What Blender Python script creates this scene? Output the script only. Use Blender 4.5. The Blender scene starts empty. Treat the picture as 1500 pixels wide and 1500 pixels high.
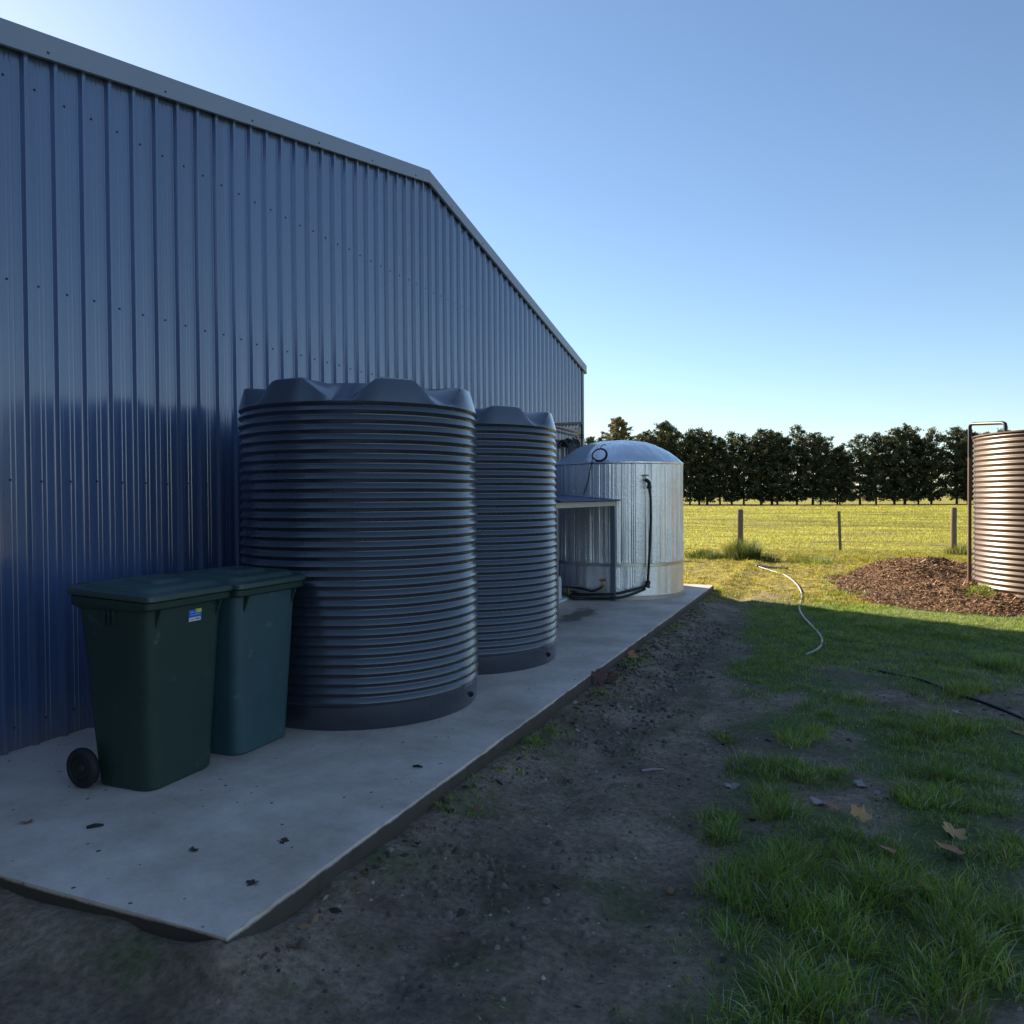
import bpy, bmesh, math, random
import numpy as np
from mathutils import Matrix, Vector

random.seed(7)
rng = np.random.default_rng(7)
PI = math.pi
SC = bpy.context.scene
COL = SC.collection
R = math.radians

# ------------------------------------------------------------------ camera
# world: +Y runs along the shed wall, +X away from it, z = 0 is the ground
CAM = np.array([0.0, 0.0, 1.5704])
c_r = np.array([0.92177, 0.38767, -0.0070])
c_u = np.array([0.0, 0.01823, 0.99983])
c_w = np.array([-0.38770, 0.92163, -0.01671])
c_w /= np.linalg.norm(c_w)
c_r -= c_w * (c_r @ c_w); c_r /= np.linalg.norm(c_r)
c_u = np.cross(c_r, c_w)
FPX = 1129.07                      # focal length in photo pixels (1500 wide)
cd = bpy.data.cameras.new('camera')
cd.sensor_width = 36.0
cd.lens = FPX / 1500 * 36
cd.shift_y = -1.0 / 1500
cd.clip_start = 0.05
cd.clip_end = 6000
cam = bpy.data.objects.new('camera', cd)
cam.matrix_world = Matrix(((c_r[0], c_u[0], -c_w[0], CAM[0]),
                           (c_r[1], c_u[1], -c_w[1], CAM[1]),
                           (c_r[2], c_u[2], -c_w[2], CAM[2]),
                           (0, 0, 0, 1)))
COL.objects.link(cam)
SC.camera = cam

# ------------------------------------------------------------------ light
SUN_EL, SUN_AZ = 25.0, -60.0       # azimuth from +Y, negative towards -X (behind the shed)
W = bpy.data.worlds.new("World"); SC.world = W; W.use_nodes = True
wn = W.node_tree.nodes
sky = wn.new('ShaderNodeTexSky'); sky.sky_type = 'NISHITA'; sky.sun_disc = False
sky.sun_elevation = R(SUN_EL); sky.sun_rotation = R(SUN_AZ)
sky.altitude = 100; sky.air_density = 1.0; sky.dust_density = 0.15; sky.ozone_density = 2.6
W.node_tree.links.new(sky.outputs[0], wn['Background'].inputs[0])
wn['Background'].inputs[1].default_value = 0.063
sl = bpy.data.lights.new('sun', 'SUN'); sl.energy = 5.0; sl.angle = R(0.5); sl.color = (1.0, 0.86, 0.66)
so = bpy.data.objects.new('sun', sl)
sd = Vector((math.sin(R(SUN_AZ)) * math.cos(R(SUN_EL)), math.cos(R(SUN_AZ)) * math.cos(R(SUN_EL)), math.sin(R(SUN_EL))))
so.rotation_euler = sd.to_track_quat('Z', 'Y').to_euler(); so.location = sd * 60
COL.objects.link(so)
vs = SC.view_settings
vs.view_transform = 'Standard'; vs.look = 'None'; vs.gamma = 1.0; vs.exposure = 1.5; vs.use_curve_mapping = False
SC.cycles.max_bounces = 8
SC.cycles.transparent_max_bounces = 8

# ------------------------------------------------------------------ helpers
def ray(px, py):
    return (px - 750) / FPX * c_r - (py - 749) / FPX * c_u + c_w
def at(px, py, z=0.0):             # photo pixel -> point on the level z
    d = ray(px, py); return CAM + d * ((z - CAM[2]) / d[2])
def at_x(px, py, x):
    d = ray(px, py); return CAM + d * (x / d[0])
def at_cyl(px, py, c, r):          # photo pixel -> near point on an upright cylinder
    d = ray(px, py); o = CAM[:2] - np.array(c[:2]); e = d[:2]
    A = e @ e; B = 2 * (o @ e); Cc = o @ o - r * r
    disc = max(B * B - 4 * A * Cc, 0.0)
    return CAM + d * ((-B - math.sqrt(disc)) / (2 * A))

def nd(nt, kind, **kw):
    n = nt.nodes.new(kind)
    for k, v in kw.items():
        if k in n.inputs: n.inputs[k].default_value = v
        else: setattr(n, k, v)
    return n
def rgb(c): return (c[0], c[1], c[2], 1.0)

def material(name, base, rough=0.6, metal=0.0, spec=0.5, var=0.15, vscale=4.0, vstretch=(1, 1, 1), bump=0.0, bscale=60.0, bdist=0.01,
             spots=None, coat=0.0):
    """Principled surface whose base colour wanders by `var` with a noise; optional fine relief and dirt spots."""
    m = bpy.data.materials.new(name); m.use_nodes = True
    nt = m.node_tree; P = nt.nodes['Principled BSDF']; L = nt.links.new
    tc = nd(nt, 'ShaderNodeTexCoord'); mp = nd(nt, 'ShaderNodeMapping'); mp.inputs['Scale'].default_value = vstretch
    L(tc.outputs['Object'], mp.inputs['Vector'])
    nz = nd(nt, 'ShaderNodeTexNoise', Scale=vscale, Detail=6.0, Roughness=0.6); L(mp.outputs[0], nz.inputs['Vector'])
    mix = nd(nt, 'ShaderNodeMix', data_type='RGBA')
    mix.inputs[6].default_value = rgb([c * (1 - var) for c in base]); mix.inputs[7].default_value = rgb([min(1, c * (1 + var)) for c in base])
    L(nz.outputs['Fac'], mix.inputs[0])
    out = mix.outputs[2]
    if spots:
        sc_, thr, colr = spots
        n2 = nd(nt, 'ShaderNodeTexNoise', Scale=sc_, Detail=4.0, Roughness=0.65); L(tc.outputs['Object'], n2.inputs['Vector'])
        rp = nd(nt, 'ShaderNodeValToRGB'); rp.color_ramp.elements[0].position = thr; rp.color_ramp.elements[1].position = min(1, thr + 0.1)
        L(n2.outputs['Fac'], rp.inputs[0])
        m2 = nd(nt, 'ShaderNodeMix', data_type='RGBA'); L(rp.outputs[0], m2.inputs[0]); L(out, m2.inputs[6]); m2.inputs[7].default_value = rgb(colr)
        out = m2.outputs[2]
    L(out, P.inputs['Base Color'])
    rr = nd(nt, 'ShaderNodeMapRange'); rr.inputs[3].default_value = max(0.02, rough - 0.07); rr.inputs[4].default_value = min(1, rough + 0.1)
    L(nz.outputs['Fac'], rr.inputs[0]); L(rr.outputs[0], P.inputs['Roughness'])
    P.inputs['Metallic'].default_value = metal
    P.inputs['Specular IOR Level'].default_value = spec
    P.inputs['Coat Weight'].default_value = coat
    if bump:
        nb = nd(nt, 'ShaderNodeTexNoise', Scale=bscale, Detail=5.0); L(tc.outputs['Object'], nb.inputs['Vector'])
        bp = nd(nt, 'ShaderNodeBump', Strength=bump, Distance=bdist); L(nb.outputs['Fac'], bp.inputs['Height']); L(bp.outputs[0], P.inputs['Normal'])
    return m

class MB:
    """Collects shapes into one mesh."""
    def __init__(s): s.v = []; s.f = []
    def add(s, vs_, fs):
        k = len(s.v); s.v += [tuple(map(float, p)) for p in vs_]; s.f += [tuple(i + k for i in f) for f in fs]; return s
    def box(s, a, b):
        x0, y0, z0 = a; x1, y1, z1 = b
        return s.add([(x0, y0, z0), (x1, y0, z0), (x1, y1, z0), (x0, y1, z0), (x0, y0, z1), (x1, y0, z1), (x1, y1, z1), (x0, y1, z1)],
                     [(3, 2, 1, 0), (4, 5, 6, 7), (0, 1, 5, 4), (1, 2, 6, 5), (2, 3, 7, 6), (3, 0, 4, 7)])
    def tube(s, pts, r, n=8, cap=True):
        pts = [np.array(p, float) for p in pts]; m = len(pts)
        rs = r if hasattr(r, '__len__') else [r] * m
        prev = None; V = []; F = []
        for i, p in enumerate(pts):
            t = pts[min(i + 1, m - 1)] - pts[max(i - 1, 0)]; t = t / (np.linalg.norm(t) + 1e-9)
            if prev is None:
                a = np.cross(t, (0, 0, 1.0))
                if np.linalg.norm(a) < 0.1: a = np.cross(t, (1.0, 0, 0))
            else: a = prev - t * (prev @ t)
            a = a / (np.linalg.norm(a) + 1e-9); prev = a; b = np.cross(t, a)
            for k in range(n):
                q = 2 * PI * k / n; V.append(p + rs[i] * (math.cos(q) * a + math.sin(q) * b))
        for i in range(m - 1):
            for k in range(n):
                k2 = (k + 1) % n; F.append((i * n + k, i * n + k2, (i + 1) * n + k2, (i + 1) * n + k))
        if cap: F.append(tuple(range(n))[::-1]); F.append(tuple((m - 1) * n + k for k in range(n)))
        return s.add(V, F)
    def lathe(s, prof, n=96, closed_top=False, c=(0, 0, 0)):
        V = []; F = []; m = len(prof)
        for (r, z) in prof:
            for k in range(n):
                q = 2 * PI * k / n; V.append((c[0] + r * math.cos(q), c[1] + r * math.sin(q), c[2] + z))
        for i in range(m - 1):
            for k in range(n):
                k2 = (k + 1) % n; F.append((i * n + k, i * n + k2, (i + 1) * n + k2, (i + 1) * n + k))
        if closed_top: F.append(tuple((m - 1) * n + k for k in range(n)))
        return s.add(V, F)
    def loft(s, rings, cap0=True, cap1=True):
        V = [p for r in rings for p in r]; n = len(rings[0]); F = []
        for i in range(len(rings) - 1):
            for k in range(n):
                k2 = (k + 1) % n; F.append((i * n + k, i * n + k2, (i + 1) * n + k2, (i + 1) * n + k))
        if cap0: F.append(tuple(range(n))[::-1])
        if cap1: F.append(tuple((len(rings) - 1) * n + k for k in range(n)))
        return s.add(V, F)
    def build(s, name, mat, parent=None, smooth=None, loc=None, bevel=0):
        me = bpy.data.meshes.new(name); me.from_pydata(s.v, [], s.f); me.materials.append(mat)
        if bevel:
            bm = bmesh.new(); bm.from_mesh(me)
            es = [e for e in bm.edges if len(e.link_faces) == 2 and e.calc_face_angle(0) > 0.5]
            bmesh.ops.bevel(bm, geom=es, offset=bevel, segments=2, affect='EDGES', profile=0.5); bm.to_mesh(me); bm.free()
        me.update()
        if smooth is not None:
            me.polygons.foreach_set('use_smooth', [True] * len(me.polygons)); me.set_sharp_from_angle(angle=R(smooth))
        return link(name, me, parent, loc)
def link(name, me, parent=None, loc=None):
    o = bpy.data.objects.new(name, me); COL.objects.link(o)
    if parent is not None: o.parent = parent
    if loc is not None: o.location = loc
    return o
def tag(o, label=None, cat=None, group=None, kind=None):
    for k, v in (('label', label), ('category', cat), ('group', group), ('kind', kind)):
        if v: o[k] = v
    return o
def thing(name, label, cat, loc=(0, 0, 0), rz=0.0, group=None):
    o = bpy.data.objects.new(name, None); o.empty_display_size = 0.2; COL.objects.link(o)
    o.location = loc; o.rotation_euler = (0, 0, rz)
    return tag(o, label, cat, group)
def dup(root, loc, rz, label=None, scale=None):
    r = root.copy(); COL.objects.link(r); r.location = loc; r.rotation_euler = (0, 0, rz)
    if scale: r.scale = scale
    if label: r['label'] = label
    for ch in root.children:
        c = ch.copy(); COL.objects.link(c); c.parent = r
        for g in ch.children:
            d = g.copy(); COL.objects.link(d); d.parent = c
    return r
def raw_mesh(name, V, T, mat, col=None, colname='tint'):
    """numpy triangles -> mesh (fast)"""
    me = bpy.data.meshes.new(name)
    V = np.ascontiguousarray(V, np.float32); T = np.ascontiguousarray(T, np.int32)
    me.vertices.add(len(V)); me.vertices.foreach_set('co', V.ravel())
    me.loops.add(T.size); me.loops.foreach_set('vertex_index', T.ravel())
    me.polygons.add(len(T)); me.polygons.foreach_set('loop_start', np.arange(0, T.size, T.shape[1], dtype=np.int32))
    if col is not None:
        a = me.attributes.new(colname, 'FLOAT_COLOR', 'POINT')
        c4 = np.ones((len(V), 4), np.float32); c4[:, :col.shape[1]] = col; a.data.foreach_set('color', c4.ravel())
    me.materials.append(mat); me.update(calc_edges=True); me.validate()
    return me

def vnoise(x, y, s, seed=0):
    """smooth value noise on the plane, -1..1"""
    x = np.asarray(x, float) * s; y = np.asarray(y, float) * s
    xi = np.floor(x).astype(np.int64); yi = np.floor(y).astype(np.int64); fx = x - xi; fy = y - yi
    fx = fx * fx * (3 - 2 * fx); fy = fy * fy * (3 - 2 * fy)
    def h(a, b):
        n = (a * 374761393 + b * 668265263 + seed * 1442695041) & 0x7fffffff
        n = ((n ^ (n >> 13)) * 1274126177) & 0x7fffffff
        return ((n ^ (n >> 16)) & 0xffff) / 32767.5 - 1
    return (h(xi, yi) * (1 - fx) + h(xi + 1, yi) * fx) * (1 - fy) + (h(xi, yi + 1) * (1 - fx) + h(xi + 1, yi + 1) * fx) * fy
def fbm(x, y, s, seed=0, o=4):
    return sum(vnoise(x, y, s * 2 ** i, seed + i * 17) * 0.5 ** i for i in range(o)) / 1.6
def sstep(a, b, x):
    t = np.clip((x - a) / (b - a), 0, 1); return t * t * (3 - 2 * t)

# ------------------------------------------------------------------ key dimensions
WX = -4.417                 # plane of the shed's gable wall
Y0, Y1, YM = 1.95, 13.95, 7.95
SLAB = 0.12                 # top of the concrete
SX = -1.86                  # outer edge of the concrete
RIDGE, FALL = 5.245, 0.216
def roof_z(y): return RIDGE - FALL * abs(y - YM)
MC = np.array([2.75, 14.3]) # mulch mound
def mound_h(x, y):
    dx = (x - MC[0]) / 3.0; dy = (y - MC[1]) / 3.1
    d = np.sqrt(dx * dx + dy * dy) + 0.10 * fbm(x, y, 0.9, 5)
    q = np.sqrt(((x - 1.15) / 1.5) ** 2 + ((y - 15.4) / 1.9) ** 2) + 0.10 * fbm(x, y, 0.9, 6)
    return 0.27 * (1 - sstep(0.42, 1.0, d)) * (1 + 0.15 * fbm(x, y, 1.6, 9)) + 0.26 * (1 - sstep(0.1, 1.0, q)) * (1 + .2 * fbm(x, y, 1.4, 19))

def dirt_edge(y):           # where the worn track ends and the grass starts
    return np.interp(y, [0, 3.1, 5.3, 8, 10.6, 12.2, 13.5], [-0.30, -0.44, -0.74, -0.80, -1.15, -1.05, -1.3])
def ground_h(x, y):
    x = np.asarray(x, float); y = np.asarray(y, float)
    near = 1 - sstep(14, 30, y)
    far = sstep(24, 40, y)
    h = 0.020 * fbm(x, y, 0.8, 1) + near * (0.018 * fbm(x, y, 3.0, 2) + 0.010 * fbm(x, y, 9.0, 3, 3))
    trk = (1 - sstep(dirt_edge(y) - .25, dirt_edge(y) + .25, x)) * near
    h = h + trk * (-0.012 + 0.010 * np.sin((x + 1.2) * 9 + 0.8 * vnoise(x * 0, y, 0.5, 4)) * near - 0.016 * np.exp(-((x + 1.28 + .08 * vnoise(x * 0, y, .4, 46)) / .11) ** 2) - 0.014 * np.exp(-((x + .72 + .08 * vnoise(x * 0, y, .4, 47)) / .10) ** 2))
    h = h + far * 0.05 * fbm(x, y, 0.12, 6)
    h = h + 0.046 * np.exp(-((x - SX) / 0.17) ** 2) * near * (1 + .35 * vnoise(x * 0, y, 1.7, 44)) * (y > 1.85)
    h = h + 0.062 * np.exp(-((y - 1.94) / 0.15) ** 2) * (1 - sstep(SX - .1, SX + .25, x)) * (1 + .2 * vnoise(x, y * 0, 1.9, 45))
    return h

# ------------------------------------------------------------------ materials
M = {}
def wall_paint(name, base, rough=0.22, coat=0.0):
    m = material(name, base, rough=rough, spec=0.5, var=0.06, vscale=1.4, vstretch=(1, 1, .25), coat=coat)
    m.node_tree.nodes['Principled BSDF'].inputs['Coat Roughness'].default_value = 0.17
    m.node_tree.nodes['Principled BSDF'].inputs['Coat IOR'].default_value = 1.75
    nt = m.node_tree; P = nt.nodes['Principled BSDF']; L = nt.links.new
    tc = nd(nt, 'ShaderNodeTexCoord'); mp = nd(nt, 'ShaderNodeMapping'); mp.inputs['Scale'].default_value = (1, 1, 0.35)
    L(tc.outputs['Object'], mp.inputs[0])
    nz = nd(nt, 'ShaderNodeTexNoise', Scale=5.0, Detail=2.0); L(mp.outputs[0], nz.inputs['Vector'])
    bp = nd(nt, 'ShaderNodeBump', Strength=0.06, Distance=0.01); L(nz.outputs['Fac'], bp.inputs['Height']); L(bp.outputs[0], P.inputs['Normal'])
    src = P.inputs['Base Color'].links[0].from_socket
    oi = nd(nt, 'ShaderNodeObjectInfo'); mr = nd(nt, 'ShaderNodeMapRange'); mr.inputs[3].default_value = 0.90; mr.inputs[4].default_value = 1.10; L(oi.outputs['Random'], mr.inputs[0])
    hv = nd(nt, 'ShaderNodeHueSaturation'); L(mr.outputs[0], hv.inputs['Value']); L(src, hv.inputs['Color'])
    ge = nd(nt, 'ShaderNodeNewGeometry'); sz = nd(nt, 'ShaderNodeSeparateXYZ'); L(ge.outputs['Position'], sz.inputs[0])
    dn = nd(nt, 'ShaderNodeTexNoise', Scale=7.0, Detail=6.0, Roughness=0.7); L(ge.outputs['Position'], dn.inputs['Vector'])
    zz_ = nd(nt, 'ShaderNodeMath', operation='MULTIPLY_ADD'); L(dn.outputs['Fac'], zz_.inputs[0]); zz_.inputs[1].default_value = -0.55; L(sz.outputs[2], zz_.inputs[2])
    df = nd(nt, 'ShaderNodeMapRange'); df.inputs[1].default_value = -0.18; df.inputs[2].default_value = 0.12; df.inputs[3].default_value = 0.55; df.inputs[4].default_value = 0.0; L(zz_.outputs[0], df.inputs[0])
    dm = nd(nt, 'ShaderNodeMix', data_type='RGBA'); L(df.outputs[0], dm.inputs[0]); L(hv.outputs[0], dm.inputs[6]); dm.inputs[7].default_value = rgb((0.17, 0.145, 0.12)); L(dm.outputs[2], P.inputs['Base Color'])
    return m
M['wall'] = wall_paint('shed_paint', (0.078, 0.124, 0.26), 0.2, 1.0)
M['trim'] = wall_paint('trim_paint', (0.24, 0.29, 0.38), 0.3)
M['roof'] = wall_paint('roof_paint', (0.16, 0.18, 0.21), 0.3)
M['screw'] = material('screw_head', (0.03, 0.035, 0.05), rough=0.5)
M['poly'] = material('tank_plastic', (0.024, 0.031, 0.050), rough=0.27, spec=0.9, var=0.25, vscale=2.4, bump=0.015, bscale=14, coat=0.8, spots=(7.0, 0.70, (0.045, 0.052, 0.07)))
M['poly'].node_tree.nodes['Principled BSDF'].inputs['Coat Roughness'].default_value = 0.22
M['poly'].node_tree.nodes['Principled BSDF'].inputs['Coat IOR'].default_value = 1.65
M['bin'] = material('bin_plastic', (0.020, 0.048, 0.040), rough=0.45, var=0.2, vscale=6, bump=0.15, bscale=180, bdist=0.003, spots=(9.0, 0.63, (0.062, 0.098, 0.10)))
M['bin_faded'] = material('faded_bin_plastic', (0.038, 0.090, 0.105), rough=0.45, var=0.25, vscale=5, bump=0.15, bscale=180, bdist=0.003, spots=(12.0, 0.63, (0.10, 0.15, 0.16)))
M['lid'] = material('lid_plastic', (0.040, 0.078, 0.078), rough=0.36, var=0.25, vscale=7, bump=0.1, bscale=160, bdist=0.003, spots=(10.0, 0.66, (0.07, 0.095, 0.10)))  # lighter base: sky reflection on the lids put into the colour
M['rubber'] = material('wheel_rubber', (0.016, 0.017, 0.02), rough=0.7, var=0.2)
M['black'] = material('black_poly_pipe', (0.012, 0.013, 0.016), rough=0.45, var=0.2)
M['brass'] = material('brass', (0.42, 0.30, 0.13), rough=0.4, metal=0.9, var=0.2)
M['redtap'] = material('red_enamel', (0.45, 0.04, 0.03), rough=0.4)
M['copper'] = material('copper_pipe', (0.46, 0.33, 0.28), rough=0.45, metal=0.6, var=0.2)
M['galv'] = material('galvanised_steel', (0.30, 0.32, 0.34), rough=0.45, metal=0.4, var=0.12, vscale=8)
M['post_paint'] = material('post_paint', (0.12, 0.14, 0.18), rough=0.4)
M['cream'] = material('cream_beam', (0.50, 0.47, 0.40), rough=0.5)
M['blueroof'] = material('blue_roof_sheet', (0.04, 0.065, 0.15), rough=0.3)
M['white'] = material('white_plastic', (0.72, 0.74, 0.76), rough=0.5, var=0.06)
M['greenboard'] = material('dark_green_board', (0.02, 0.05, 0.04), rough=0.6)
M['post'] = material('weathered_timber', (0.16, 0.125, 0.09), rough=0.9, var=0.35, vscale=12, vstretch=(1, 1, .1), bump=0.4, bscale=40)
M['wire'] = material('fence_wire', (0.25, 0.25, 0.25), rough=0.5, metal=0.7)
M['hose'] = material('pale_hose', (0.36, 0.355, 0.35), rough=0.45, var=0.1)
M['bark'] = material('pine_bark', (0.05, 0.04, 0.032), rough=0.95, var=0.3, vscale=5)
M['browntank'] = material('brown_steel', (0.115, 0.078, 0.060), rough=0.34, spec=0.6, var=0.06, metal=0.15)
M['rustpipe'] = material('brown_pipe', (0.14, 0.075, 0.05), rough=0.5)
M['stone'] = material('tan_stone', (0.30, 0.19, 0.10), rough=0.8, var=0.3, vscale=20)

def concrete():
    m = bpy.data.materials.new('concrete'); m.use_nodes = True; nt = m.node_tree; P = nt.nodes['Principled BSDF']; L = nt.links.new
    tc = nd(nt, 'ShaderNodeTexCoord')
    big = nd(nt, 'ShaderNodeTexNoise', Scale=1.1, Detail=5.0, Roughness=0.65); L(tc.outputs['Object'], big.inputs['Vector'])
    r1 = nd(nt, 'ShaderNodeValToRGB'); e = r1.color_ramp.elements
    e[0].position = 0.34; e[0].color = rgb((0.45, 0.33, 0.24)); e[1].position = 0.62; e[1].color = rgb((0.78, 0.62, 0.51))
    L(big.outputs['Fac'], r1.inputs[0])
    fine = nd(nt, 'ShaderNodeTexNoise', Scale=45.0, Detail=6.0, Roughness=0.7); L(tc.outputs['Object'], fine.inputs['Vector'])
    mx = nd(nt, 'ShaderNodeMix', data_type='RGBA', blend_type='OVERLAY'); mx.inputs[0].default_value = 0.35
    L(r1.outputs[0], mx.inputs[6]); L(fine.outputs['Color'], mx.inputs[7])
    hs = nd(nt, 'ShaderNodeHueSaturation'); hs.inputs['Saturation'].default_value = 0.75; L(mx.outputs[2], hs.inputs['Color'])
    # small dark flecks
    fl = nd(nt, 'ShaderNodeTexVoronoi', Scale=11.0); fl.inputs['Randomness'].default_value = 1.0; L(tc.outputs['Object'], fl.inputs['Vector'])
    wv = nd(nt, 'ShaderNodeTexNoise', Scale=9.0, Detail=3.0); L(tc.outputs['Object'], wv.inputs['Vector'])
    ad = nd(nt, 'ShaderNodeMath', operation='MULTIPLY_ADD'); L(wv.outputs['Fac'], ad.inputs[0]); ad.inputs[1].default_value = 0.35; L(fl.outputs['Distance'], ad.inputs[2])
    r2 = nd(nt, 'ShaderNodeValToRGB'); r2.color_ramp.elements[0].position = 0.225; r2.color_ramp.elements[0].color = (1, 1, 1, 1)
    r2.color_ramp.elements[1].position = 0.265; r2.color_ramp.elements[1].color = (0, 0, 0, 1); L(ad.outputs[0], r2.inputs[0])
    m3 = nd(nt, 'ShaderNodeMix', data_type='RGBA'); L(r2.outputs[0], m3.inputs[0]); L(hs.outputs[0], m3.inputs[6]); m3.inputs[7].default_value = rgb((0.10, 0.085, 0.075))
    # damp run-off stain by the round tanks
    mp = nd(nt, 'ShaderNodeMapping'); mp.inputs['Location'].default_value = (2.95, -9.1, 0); L(tc.outputs['Object'], mp.inputs[0])
    mp2 = nd(nt, 'ShaderNodeMapping'); mp2.inputs['Rotation'].default_value = (0, 0, R(-12)); mp2.inputs['Scale'].default_value = (2.6, 0.75, 0); L(mp.outputs[0], mp2.inputs[0])
    ln = nd(nt, 'ShaderNodeVectorMath', operation='LENGTH'); L(mp2.outputs[0], ln.inputs[0])
    sn = nd(nt, 'ShaderNodeTexNoise', Scale=3.5, Detail=5.0, Roughness=0.7); L(tc.outputs['Object'], sn.inputs['Vector'])
    a2 = nd(nt, 'ShaderNodeMath', operation='MULTIPLY_ADD'); L(sn.outputs['Fac'], a2.inputs[0]); a2.inputs[1].default_value = 1.3; L(ln.outputs['Value'], a2.inputs[2])
    r3 = nd(nt, 'ShaderNodeValToRGB'); r3.color_ramp.elements[0].position = 0.85; r3.color_ramp.elements[0].color = (1, 1, 1, 1)
    r3.color_ramp.elements[1].position = 1.0; r3.color_ramp.elements[1].color = (0, 0, 0, 1); 
    sc = nd(nt, 'ShaderNodeMath', operation='MULTIPLY'); L(a2.outputs[0], sc.inputs[0]); sc.inputs[1].default_value = 0.85; L(sc.outputs[0], r3.inputs[0])
    m4 = nd(nt, 'ShaderNodeMix', data_type='RGBA'); L(r3.outputs[0], m4.inputs[0]); L(m3.outputs[2], m4.inputs[6]); m4.inputs[7].default_value = rgb((0.22, 0.19, 0.15))
    # soil splashed up the exposed edge
    sx = nd(nt, 'ShaderNodeSeparateXYZ'); L(tc.outputs['Object'], sx.inputs[0])
    zn = nd(nt, 'ShaderNodeMath', operation='MULTIPLY_ADD'); L(sn.outputs['Fac'], zn.inputs[0]); zn.inputs[1].default_value = 0.035; L(sx.outputs[2], zn.inputs[2])
    r4 = nd(nt, 'ShaderNodeMapRange'); r4.inputs[1].default_value = 0.120; r4.inputs[2].default_value = 0.131; r4.inputs[3].default_value = 1.0; r4.inputs[4].default_value = 0.0; L(zn.outputs[0], r4.inputs[0])
    m5 = nd(nt, 'ShaderNodeMix', data_type='RGBA'); L(r4.outputs[0], m5.inputs[0]); L(m4.outputs[2], m5.inputs[6]); m5.inputs[7].default_value = rgb((0.075, 0.060, 0.048))
    L(m5.outputs[2], P.inputs['Base Color'])
    P.inputs['Roughness'].default_value = 0.62
    P.inputs['Specular IOR Level'].default_value = 0.35
    bp = nd(nt, 'ShaderNodeBump', Strength=0.35, Distance=0.004); L(fine.outputs['Fac'], bp.inputs['Height']); L(bp.outputs[0], P.inputs['Normal'])
    return m
M['concrete'] = concrete()

def foil(name, bump=0.45, rough=0.45):
    m = bpy.data.materials.new(name); m.use_nodes = True; nt = m.node_tree; P = nt.nodes['Principled BSDF']; L = nt.links.new
    tc = nd(nt, 'ShaderNodeTexCoord')
    P.inputs['Metallic'].default_value = 0.9; P.inputs['Roughness'].default_value = rough
    n1 = nd(nt, 'ShaderNodeTexNoise', Scale=3.0, Detail=6.0, Roughness=0.65); L(tc.outputs['Object'], n1.inputs['Vector'])
    r1 = nd(nt, 'ShaderNodeValToRGB'); r1.color_ramp.elements[0].position = .3; r1.color_ramp.elements[0].color = rgb((0.84, 0.835, 0.82)); r1.color_ramp.elements[1].position = .75; r1.color_ramp.elements[1].color = rgb((0.98, 0.975, 0.96))
    L(n1.outputs['Fac'], r1.inputs[0]); L(r1.outputs[0], P.inputs['Base Color'])
    vo = nd(nt, 'ShaderNodeTexVoronoi', Scale=55.0); vo.inputs['Randomness'].default_value = 0.35; L(tc.outputs['Object'], vo.inputs['Vector'])
    n2 = nd(nt, 'ShaderNodeTexNoise', Scale=28.0, Detail=5.0, Roughness=0.6); L(tc.outputs['Object'], n2.inputs['Vector'])
    b1 = nd(nt, 'ShaderNodeBump', Strength=bump, Distance=0.006); L(vo.outputs['Distance'], b1.inputs['Height'])
    b2 = nd(nt, 'ShaderNodeBump', Strength=bump * 0.6, Distance=0.012); L(n2.outputs['Fac'], b2.inputs['Height']); L(b1.outputs[0], b2.inputs['Normal'])
    v3 = nd(nt, 'ShaderNodeTexVoronoi', Scale=26.0); L(tc.outputs['Object'], v3.inputs['Vector'])
    b3 = nd(nt, 'ShaderNodeBump', Strength=bump * .7, Distance=0.008); L(v3.outputs['Distance'], b3.inputs['Height']); L(b2.outputs[0], b3.inputs['Normal'])
    L(b3.outputs[0], P.inputs['Normal'])
    return m
M['foil'] = foil('bubble_foil'); M['foil_top'] = foil('foil_sheet', 0.28, 0.24)
M['foil_dirty'] = material('foil_dirty', (0.42, 0.36, 0.30), rough=0.5, metal=0.5, var=0.4, vscale=14, bump=0.5, bscale=30)
M['tape'] = material('foil_tape', (0.62, 0.61, 0.58), rough=0.3, metal=0.8, var=0.15, vscale=10, bump=0.3, bscale=30)

def leafy(name, trans=0.5, sat=1.0, gloss=0.0):
    """leaf/blade material: colour from the per-blade tint, some light shining through"""
    m = bpy.data.materials.new(name); m.use_nodes = True; nt = m.node_tree; L = nt.links.new
    P = nt.nodes['Principled BSDF']; out = nt.nodes['Material Output']
    at_ = nd(nt, 'ShaderNodeAttribute'); at_.attribute_name = 'tint'
    L(at_.outputs['Color'], P.inputs['Base Color']); P.inputs['Roughness'].default_value = 0.55; P.inputs['Specular IOR Level'].default_value = 0.3
    tr = nd(nt, 'ShaderNodeBsdfTranslucent'); L(at_.outputs['Color'], tr.inputs['Color'])
    ms = nd(nt, 'ShaderNodeMixShader'); ms.inputs[0].default_value = trans
    L(P.outputs[0], ms.inputs[1]); L(tr.outputs[0], ms.inputs[2]); L(ms.outputs[0], out.inputs['Surface'])
    return m
M['grass'] = leafy('grass_blades', 0.45)
M['needles'] = leafy('tree_foliage', 0.28)

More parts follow.
